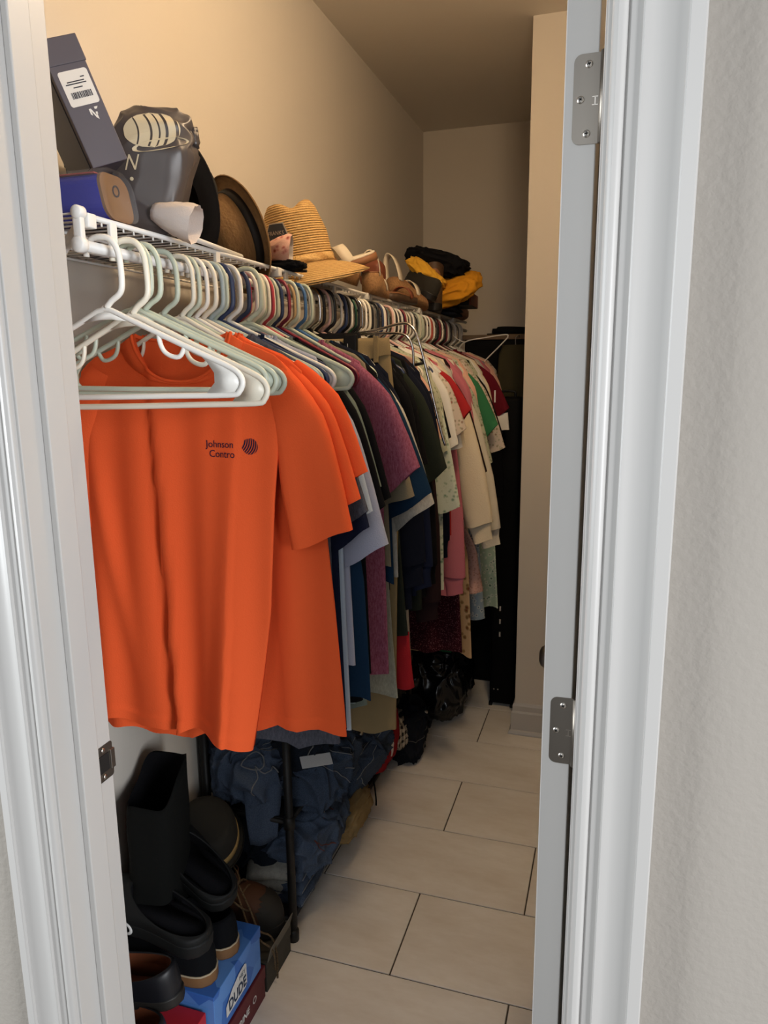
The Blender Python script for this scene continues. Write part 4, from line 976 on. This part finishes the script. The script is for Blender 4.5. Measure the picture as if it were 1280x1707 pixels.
cs = thing('upright_case', 'tall slim black upright case standing beside the wall corner', 'case', (-.440, 3.17, 0))
mobj('shell', *boxvf(-.052, .064, -.055, .045, .012, 1.40, .018), CASEM, cs)
for x in (-.046, .050):
    mobj('foot', *boxvf(x-.008, x+.008, -.05, .03, 0, .014, .002), BLACKP, cs, smooth=False)
for x in (-.030, -.012):
    mobj('stud', *xform(lathe([(0, .003), (.003, .002), (.004, 0)], 10), Matrix.Translation((x, -.0545, .085)) @ Matrix.Rotation(PI/2, 4, 'X')), SCREW, cs)
for z in (.40, .46, .34):
    mobj('latch', *boxvf(-.012, -.004, -.060, -.054, z, z+.022, .001), SCREW, cs, smooth=False)
mobj('handle', *tube(catmull([(-.03, -.03, 1.395), (-.028, -.03, 1.422), (.028, -.03, 1.422), (.03, -.03, 1.395)], 4), .005, 8), BLACKP, cs)
hat('black_beret', 'black soft beret lying on the tall cabinet top', (-.47, 3.50, 1.672), (.05, 0, 1), BK, BK, R=.11, rc=.085, hgt=.035, curl=0, dent=.004)
BAGP = mat('black_plastic_film', '#0b0c10', .22, spec=.5)
def bagfold(q, p): return q*(1+.022*math.sin(math.atan2(p.y, p.x)*9+p.z*4)*max(0, p.z+.5))
gbg = thing('refuse_sack', 'shiny black plastic sack slumped on the tiles under the dresses', 'bag', (-.705, 3.04, .158))
mobj('sack', *blob((.135, .20, .165), 51, 6, .09, 1.8, .8, .7, bagfold, -.157, .06), BAGP, gbg)
mobj('sack_mouth', *xform(blob((.08, .10, .025), 52, 5, .22, 2.0, 1.0), Matrix.Translation((.01, -.02, .150))), BAGP, gbg)
tag(mobj('green_cloth', *xform(blob((.035, .05, .022), 55, 4, .3, 2), Matrix.Translation((-.650, 2.93, .350))), cloth('deep_green', '#1f5a38')), 'small deep green cloth on top of the black sack', 'cloth')

# ================================================================ RACKS
RKM = mat('black_rack', '#141414', .5)
def rack(y0, y1, label):
    t = thing('storage_rack', label, 'rack', (0, 0, 0))
    xf, xb = -.768, -1.012
    for x in (xf, xb):
        for y in (y0, y1):
            p = MB(); p.add(cyl((x, y, .0), (x, y, .66), .0115, 14)); p.build('post', RKM, t)
            mobj('foot', *lathe_at([(0, 0), (.0145, 0), (.015, .03), (.012, .034), (0, .034)], x, y, 0), RKM, t)
            for z in (.355, .615): mobj('joint', *lathe_at([(.0115, -.018), (.0155, -.016), (.0155, .014), (.0115, .018)], x, y, z), RKM, t)
    for z in (.065, .355, .615):
        s = MB()
        for x in (xf, xb): s.add(cyl((x, y0, z), (x, y1, z), .007, 8))
        for y in (y0, y1): s.add(cyl((xf, y, z), (xb, y, z), .007, 8))
        s.add(boxvf(xb, xf, y0, y1, z+.004, z+.009, .001))
        s.build('shelf_board', RKM, t)
    return t
def lathe_at(prof, x, y, z, n=16): return xform(lathe(prof, n), Matrix.Translation((x, y, z)))
rack(1.572, 2.135, 'black tube storage rack nearer the door, heaped with jeans')
rack(2.170, 2.745, 'black tube storage rack farther back, behind the khaki legs')

DNM = cloth('denim_dark', '#2d3847', kind='denim', col2='#48556a', scale=420, bscale=600); DNM2 = cloth('denim_mid', '#3c485a', kind='denim', col2='#57647a', scale=420, bscale=600); DNM3 = cloth('denim_ink', '#171b23', kind='denim', col2='#222934', scale=420, bscale=600)
STITCH = mat('grey_stitch', '#7d8084', .9); STITCHT = mat('tan_stitch', '#5f5c56', .9)
def wrap_arc(bv, a, b, n=22, off=.0012, bow=0.0, wob=0.0):
    a, b = Vector(a).normalized(), Vector(b).normalized(); out = []; ax = a.cross(b).normalized()
    for i in range(n+1):
        t = i/n; d = a.slerp(b, t)+ax*(bow*math.sin(PI*t)+wob*math.sin(t*17)); d.normalize()
        h = bv.ray_cast(d*1.5, -d)
        if h[0] is not None: out.append(h[0]+d*off)
    return out
def jeans(label, loc, rot, size, seed, m, arcs=2, band=True, flap=None, group=None, st=None, name='jeans', cat='jeans', amp=.20, freq=1.35):
    t = thing(name, label, cat, loc, rot, group)
    vf = blob(size, seed, 6, amp*.6, freq, .5, .70, folds=.16)
    mobj('folded_denim', *vf, m, t)
    bv = BVHTree.FromPolygons(vf[0], vf[1]); rnd = random.Random(seed)
    for k in range(arcs):
        a0 = (rnd.uniform(-.2, .8), -rnd.uniform(.3, 1), rnd.uniform(-.9, .9)); a1 = (rnd.uniform(.3, 1), rnd.uniform(-.5, .6), rnd.uniform(-.9, .9))
        P_ = wrap_arc(bv, a0, a1, 60, .0016, rnd.uniform(-.4, .4), .012)
        if len(P_) > 4: mobj('seam', *tube(P_, .0012, 5), st or STITCH, t)
        P2 = wrap_arc(bv, a0, a1, 60, .0016, rnd.uniform(-.3, .3), .012)
        if k == 0 and len(P2) > 4: mobj('seam', *tube(P2, .0010, 5), st or STITCHT, t)
    if band:
        a0 = (-.3, -1, .55); a1 = (1, .2, .35)
        P_ = wrap_arc(bv, a0, a1, 20, .002, .25, .04)
        R_ = []
        for i, p in enumerate(P_):
            d = p.normalized(); up = Vector((0, 0, 1)); up = (up-d*up.dot(d)).normalized()
            R_.append([p+up*.016, p+up*.016+d*.005, p-up*.016+d*.006, p-up*.016-d*.002])
        if len(R_) > 4: mobj('waistband', *loft(R_, True, True, True), m, t)
        q = P_[len(P_)//2]; d = q.normalized()
        mobj('button', *xform(lathe([(0, .004), (.006, .0035), (.008, .001), (.008, -.002)], 14), Matrix.Translation(q+d*.006) @ d.to_track_quat('Z', 'Y').to_matrix().to_4x4()), SCREW, t)
    if flap:
        (fx, fy, fz), (w_, h_), rz = flap
        R_ = []
        for i in range(9):
            u = i/8
            R_.append([(fx+math.cos(rz)*w_*(v-.5)*(1-.25*u), fy+math.sin(rz)*w_*(v-.5)*(1-.25*u)-.018*math.sin(u*2)-.004*math.sin(v*9+u*4), fz-h_*u+.012*v*u*3*(v-.5)) for v in [j/8 for j in range(9)]])
        o = mobj('trouser_leg', *loft(R_, False), m, t); md = o.modifiers.new('thick', 'SOLIDIFY'); md.thickness = .006
        mobj('hem_stitch', *tube([Vector(p)+Vector((0, -.003, 0)) for p in R_[7]], .0012, 5), st or STITCHT, t)
    return t
# upper tier, seen left of the near post
jeans('dark jeans with a looped drawstring, piled behind the near post', (-.905, 1.655, .475), (0, 0, .2), (.095, .105, .095), 61, DNM2, 3, flap=((.045, -.085, -.02), (.10, .17), .25))
jeans('mid-blue jeans with worn leg hanging over the rack edge at left', (-.965, 1.70, .45), (.2, 0, -.4), (.075, .10, .085), 62, DNM2, 2)
jeans('ink blue jeans bunched right under the orange hems', (-.93, 1.72, .60), (0, .2, .3), (.11, .12, .07), 63, DNM3, 2, band=False)
j0 = [o for o in bpy.data.objects if o.type == 'EMPTY' and o.get('label', '').startswith('dark jeans with a looped')][0]
fd = [c for c in j0.children if c.name.startswith('folded_denim')][0].data
bv0 = BVHTree.FromPolygons([v.co for v in fd.vertices], [tuple(p.vertices) for p in fd.polygons])
for loop in ([(.1, -1, .6), (.35, -1, .75), (.55, -1, .55), (.45, -1, .3), (.2, -1, .25), (-.05, -1, .35), (.1, -1, .58)], [(.3, -1, .3), (.35, -1, .05), (.2, -1, -.15), (.25, -1, -.4)], [(.3, -1, .35), (.55, -1, .15), (.7, -.9, .3), (.8, -.8, .1)]):
    pts = []
    for d in catmull(loop, 6):
        d = Vector(d).normalized(); h = bv0.ray_cast(d*1.5, -d)
        if h[0] is not None: pts.append(h[0]+d*.002)
    if len(pts) > 4: mobj('drawstring', *tube(pts, .0019, 6), STITCH, j0)
# upper tier, front of the rack
jeans('dark jeans with a pale care label, topmost in the front heap', (-.795, 1.735, .525), (0, .15, .1), (.085, .12, .075), 64, DNM3, 3)
jeans('stitched denim heap bulging over the rack edge below the care label', (-.775, 1.77, .430), (.1, 0, .1), (.100, .135, .085), 65, DNM, 3, st=STITCH)
jeans('crumpled denim shorts with a button, farther along the rack edge', (-.765, 2.02, .330), (0, .2, -.2), (.095, .14, .10), 66, DNM, 3)
jeans('dark denim jacket sleeve hanging from the tier by the khaki legs', (-.80, 1.83, .565), (.3, 0, .4), (.07, .08, .08), 67, DNM3, 2, band=False, name='denim_jacket', cat='jacket')
# middle tier
jeans('denim trousers pushed under the tier with reddish pocket stitching', (-.80, 1.745, .235), (0, .25, .0), (.095, .13, .075), 68, DNM2, 3, st=mat('rust_stitch', '#6a3b34', .9))
jeans('ink jeans filling the back of the lower tier', (-.92, 1.72, .26), (.1, 0, .5), (.10, .12, .10), 69, DNM3, 2, band=False)
slabs('folded_jeans', 'neat folded jeans standing on edge at the rack foot with pale seams', 'jeans', (-.815, 1.70, .062), (0, 0, 1.57), (.095, .060, .12), DNM2, 3, 8)
for k, (y, z) in enumerate(((1.64, .16), (1.67, .14), (1.70, .12))):
    pass
fj = [o for o in bpy.data.objects if o.type == 'EMPTY' and o.get('label', '').startswith('neat folded')][0]
for k in range(3):
    mobj('seam', *tube(catmull([(-.095, -.058-.003*k, .018+.04*k), (-.04, -.063, .022+.04*k), (.03, -.064, .020+.04*k), (.095, -.058, .026+.04*k)], 4), .0016, 5), STITCH, fj)
lbl = thing('care_label', 'pale grey care label lying on the topmost jeans', 'label', (-.712, 1.6322, 0.5087), (.75, .15, .85))
mobj('label_strip', *boxvf(-.045, .045, -.016, .016, 0, .0025, .0008), cloth('label_grey', '#c2c5c8'), lbl, smooth=False)
mobj('label_print', *xform((text_vf('XL 34', .016)), Matrix.Translation((-.01, 0, .0028))), INK, lbl, smooth=False) if False else None
tag(mobj('tan_cloth', *xform(blob((.055, .11, .05), 71, 5, .15, 1.8, .8, folds=.16), Matrix.Translation((-.745, 1.93, .165))), cloth('tan_cotton', '#8f7a55')), 'tan cotton cloth sagging under the denim shorts', 'cloth')
slabs('folded_towel', 'light grey towel folded on the lower tier behind the hiking boots', 'towel', (-.860, 1.665, .085), (.25, 0, .35), (.075, .06, .11), cloth('grey_towel', '#9a978e', kind='heather', col2='#b0ada4', scale=80), 3, 10)
slabs('folded_towel', 'darker grey towel leaning behind the light grey one', 'towel', (-.97, 1.74, .10), (.5, 0, .1), (.05, .08, .10), cloth('grey_towel_dark', '#4d4c48'), 2, 11)
rc_ = thing('red_trousers', 'red sports trousers with white side stripes stuffed in the far rack', 'trousers', (-.785, 2.34, .215))
vf = blob((.075, .13, .13), 74, 5, .12, 1.4, .5, .8); mobj('folded_cloth', *vf, cloth('sport_red', '#8f1a26'), rc_)
bv = BVHTree.FromPolygons(vf[0], vf[1])
for bw in (-.10, .04): mobj('stripe', *tube(wrap_arc(bv, (.75, -.55, 1), (.9, -.15, -1), 18, .001, bw), .0032, 5), WT, rc_)
tag(mobj('checked_shirt', *xform(blob((.045, .09, .055), 76, 5, .22, 1.6, .8), Matrix.Translation((-.755, 2.52, .145))), cloth('check', '#c9bfae', kind='plaid', col2='#2a2522')), 'black and cream checked shirt hanging off the far rack corner', 'shirt')
jeans('charcoal trousers slumped over the far rack foot onto the tiles', (-.725, 2.61, .105), (0, .1, .2), (.058, .105, .112), 77, cloth('charcoal_twill', '#1c1e24'), 2, st=STITCHT, name='charcoal_trousers', cat='trousers')
jeans('faded dark jeans lying on the far rack top below the dresses', (-.80, 2.70, .52), (0, .2, .1), (.07, .11, .075), 78, DNM3, 2, band=False)
tag(mobj('hanging_strap', *tube(catmull([(-.752, 2.16, .20), (-.742, 2.19, .12), (-.737, 2.20, .05), (-.74, 2.21, .012)], 5), .003, 6, flat=.5), BK), 'thin black strap dangling from the rack to the tiles', 'strap')
tag(mobj('grey_sock', *xform(blob((.05, .07, .05), 79, 4, .15, 1.4, .4), Matrix.Translation((-.83, 1.62, .66))), cloth('sock_grey', '#4a4c55')), 'charcoal grey sweatshirt sleeve end poking under the orange hems', 'shirt')

# ================================================================ SHOES AND BOXES BY THE DOOR
def carton(name, label, cat, x0, x1, y0, y1, z0, z1, m, lidm=None, lid=.035, inner=None, rz=0.0):
    cx, cy = (x0+x1)/2, (y0+y1)/2; t = thing(name, label, cat, (cx, cy, z0), (0, 0, rz)); w_, d_ = (x1-x0)/2, (y1-y0)/2; h = z1-z0
    mobj('carton', *boxvf(-w_+.002, w_-.002, -d_+.002, d_-.002, 0, h-.004, .001), m, t, smooth=False)
    mobj('lid', *boxvf(-w_, w_, -d_, d_, h-lid, h, .0015), lidm or m, t, smooth=False)
    return t
BLUEB = mat('blue_box_card', '#2f62b4', .5, kind='facets', col2='#5c8ed2', scale=14); REDB = mat('red_box_card', '#b0202a', .5); MARB = mat('maroon_box_card', '#5c1a22', .55); CAMO = mat('dark_camo_card', '#2b2a26', .6, kind='mottle', col2='#3c3a33', scale=14); GREYE = mat('grey_card_edge', '#6f6b62', .8)
WHITEP = mat('white_print', '#d8d8d6', .6)
mx = carton('maroon_shoe_box', 'maroon shoe box with white lettering, under the blue one', 'box', -1.035, -.757, 1.16, 1.385, 0, .088, MARB)
bb = carton('blue_shoe_box', 'blue faceted shoe box with a white badge, carrying the black sneakers', 'box', -1.032, -.760, 1.158, 1.375, .090, .207, BLUEB, lid=.030)
def side_print(t, vf, y, z, x, m, name):  # artwork (u,v) onto the +x face: u runs along +y
    return mobj(name, [(x, y+p[0], z+p[1]) for p in vf[0]], vf[1], m, t, smooth=False)
badge = [(-.048, -.030), (.040, -.030), (.048, -.024), (.048, .026), (.040, .032), (.012, .030), (-.020, .018), (-.048, -.004)]
def poly(P_): return [(a, b, 0) for a, b in P_], [tuple(range(len(P_)))]
hw_ = .136
bd = side_print(bb, poly(badge), -.015, .052, hw_+.0006, WHITEP, 'badge')
tv = text_vf('DUDE', .030, 0, .0009); side_print(bb, ([(p[0], p[1]*1.25, 0) for p in tv[0]], tv[1]), -.012, .040, hw_+.0012, mat('badge_navy', '#27364f', .7), 'badge_lettering')
tv = text_vf('HEY', .016); side_print(bb, tv, .012, .068, hw_+.0012, mat('badge_navy', '#27364f', .7), 'badge_lettering')
tv = text_vf('WOLVERINE', .024, 0, .0006); side_print(mx, ([(p[0]*1.0+p[1]*.2, p[1], 0) for p in tv[0]], tv[1]), -.040, .044, .139+.0006, WHITEP, 'box_lettering')
side_print(mx, xform(lathe([(.006, 0), (.009, 0)], 20), Matrix.Identity(4)), .052, .046, .139+.0008, WHITEP, 'round_mark')
rb = carton('red_shoe_box', 'bright red shoe box nearest the door under the loafers', 'box', -1.035, -.778, .935, 1.152, 0, .172, REDB)
gx = carton('dark_box', 'dark camouflage box between the blue box and the rack post', 'box', -1.03, -.757, 1.392, 1.535, 0, .085, CAMO)
mobj('open_flap', *xform(boxvf(-.0, .002, -.065, .065, 0, .045, .0005), Matrix.Translation((.134, 0, .080)) @ Matrix.Rotation(.25, 4, 'Y')), GREYE, gx, smooth=False)
GUM = mat('gum_sole', '#7d5a38', .7); SNK = cloth('sneaker_black', '#0f1013'); WELT = mat('cream_welt', '#b5a488', .6)
shoe('canvas_sneaker', 'black canvas sneaker with gum sole, farther one on the blue box', 'sneaker', (-.775, 1.285, .2075), (0, 0, PI-.05), L=.255, W=.095, z0=.026, rim=(.078, .066, .036), zr=.088, up=SNK, lining=BK, solem=GUM, welt=WELT)
shoe('canvas_sneaker', 'black canvas sneaker with gum sole, nearer one on the blue box', 'sneaker', (-.782, 1.205, .2075), (0, 0, PI+.06), L=.245, W=.092, z0=.026, rim=(.078, .066, .036), zr=.088, up=SNK, lining=BK, solem=GUM, welt=WELT)
EVA = mat('black_foam', '#181919', .62, spec=.25, bump=.08, bscale=200)
c1 = shoe('foam_clog', 'black foam clog with its toe raised, propped over the far sneaker', 'clog', (-.792, 1.300, .318), (-.25, -.32, PI-.25), L=.285, W=.118, z0=.030, rim=(.100, .100, .046), zr=.062, zt=.022, up=EVA, lining=BK, solem=EVA, px=1.5)
c2 = shoe('foam_clog', 'black foam clog lying over the near sneaker with a white ring mark', 'clog', (-.782, 1.180, .303), (-.05, -.12, PI-.12), L=.285, W=.118, z0=.030, rim=(.105, .102, .046), zr=.060, zt=.020, up=EVA, lining=BK, solem=EVA, px=1.5)
mobj('ring_mark', *xform(lathe([(.010, .0008), (.0155, .0008), (.0155, -.001), (.010, -.001)], 28), Matrix.Translation((.172, .0600, .026)) @ Matrix.Rotation(-PI/2, 4, 'X') @ Matrix.Scale(1.25, 4, (1, 0, 0))), WHITEP, c2)
LOAF = mat('black_smooth_leather', '#121318', .45); COG = mat('cognac_lining', '#6b3a22', .6)
shoe('loafer', 'black loafer with cognac lining, upper of the two by the door frame', 'shoe', (-.800, 1.105, .245), (0, .10, PI+.12), L=.28, W=.095, z0=.022, rim=(.092, .082, .041), zr=.076, up=LOAF, lining=COG, solem=DARKL)
shoe('loafer', 'black loafer with cognac lining, lower and nearest the door frame', 'shoe', (-.790, 1.030, .1745), (0, 0, PI+.1), L=.28, W=.095, z0=.022, rim=(.092, .082, .041), zr=.080, up=LOAF, lining=COG, solem=DARKL)
# boot shaft / shoe bag standing open against the wall
sb_ = thing('shoe_bag', 'tall black fabric shoe bag standing open against the wall', 'bag', (-.965, 1.285, .30), (.05, .05, .25))
R_ = []; n = 48
for k in range(15):
    u = k/14; ring = []
    for j in range(n):
        a = 2*PI*j/n; c, s = math.cos(a), math.sin(a)
        top = .325+.030*math.sin(a*1+.6)+.012*math.sin(a*3+1)
        rx, ry = .058*(1-.05*u), .090*(1-.12*u)
        w_ = 1+.06*noise.noise(Vector((c*1.5, s*1.5, u*3)))
        ring.append((rx*w_*math.copysign(abs(c)**.6, c), ry*w_*math.copysign(abs(s)**.6, s), top*u))
    R_.append(ring)
inn = [[(p[0]*.94, p[1]*.96, p[2]-.002) for p in R_[-1]], [(p[0]*.92, p[1]*.94, p[2]-.10) for p in R_[-1]], [(p[0]*.5, p[1]*.6, .12) for p in R_[-1]]]
mobj('bag_body', *loft(R_+inn[:1], True, True), cloth('bag_black', '#121312'), sb_)
mobj('lining', *loft([R_[-1]]+inn, True, False, True, True), BK, sb_)
# hiking boots with long laces
HIKE = mat('hiking_leather', '#4a2e1e', .7, bump=.2, bscale=90); TOEC = mat('dark_rubber', '#24221f', .7); LACE_ = mat('speckled_lace', '#241d17', .8, kind='mottle', col2='#776144', scale=300)
def hiking(label, loc, rot, seed):
    t = shoe('hiking_boot', label, 'boot', loc, rot, L=.265, W=.100, z0=.030, rim=(.085, .060, .040), zr=.105, up=HIKE, lining=BK, solem=TOEC, shaft=((.025, 1.0, 0), (.045, 1.05, -.003)), px=2.3)
    up = [c for c in t.children if c.name.startswith('upper')][0]; me = up.data
    keep = [p for p in me.polygons if all(me.vertices[i].co.x > .205 for i in p.vertices)]
    idx = {}; vv = []; ff = []
    for p in keep:
        q = []
        for i in p.vertices:
            if i not in idx: idx[i] = len(vv); vv.append(me.vertices[i].co+me.vertices[i].normal*.0025)
            q.append(idx[i])
        ff.append(tuple(q))
    mobj('toe_cap', vv, ff, TOEC, t)
    for k in range(4):
        x = .140+.018*k; z = .120-.013*k
        mobj('lace', *tube(catmull([(x, -.030, z-.012), (x+.006, -.012, z+.002), (x+.010, .012, z+.002), (x+.014, .030, z-.012)], 4), .0028, 6), LACE_, t)
    return t
hiking('brown hiking boot with speckled laces, toe beside the rack post', (-1.025, 1.475, .090), (0, 0, .10), 1)
for k, P_ in enumerate(([(-.86, 1.455, .235), (-.82, 1.435, .19), (-.79, 1.42, .15), (-.762, 1.43, .13), (-.750, 1.435, .08), (-.747, 1.428, .015)],
                        [(-.88, 1.46, .24), (-.85, 1.44, .20), (-.81, 1.41, .16), (-.775, 1.40, .14), (-.748, 1.41, .11), (-.745, 1.415, .05)],
                        [(-.90, 1.50, .25), (-.86, 1.46, .245), (-.88, 1.43, .225), (-.84, 1.42, .205), (-.83, 1.45, .17)])):
    tag(mobj('boot_lace', *tube(catmull(P_, 6), .0026, 6), LACE_), ('speckled boot lace falling to the tiles past the dark box', 'shorter speckled boot lace hanging over the dark box', 'coiled speckled boot lace on top of the hiking boots')[k], 'lace')
hat('baseball_cap', 'dark olive cap with a tan edge on the boots by the wall', (-.955, 1.47, .340), (.25, -.35, .85), mat('cap_olive', '#1b1a16', .85), mat('cap_edge', '#8a7448', .7), R=.095, rc=.078, hgt=.085, curl=0, dent=.002)
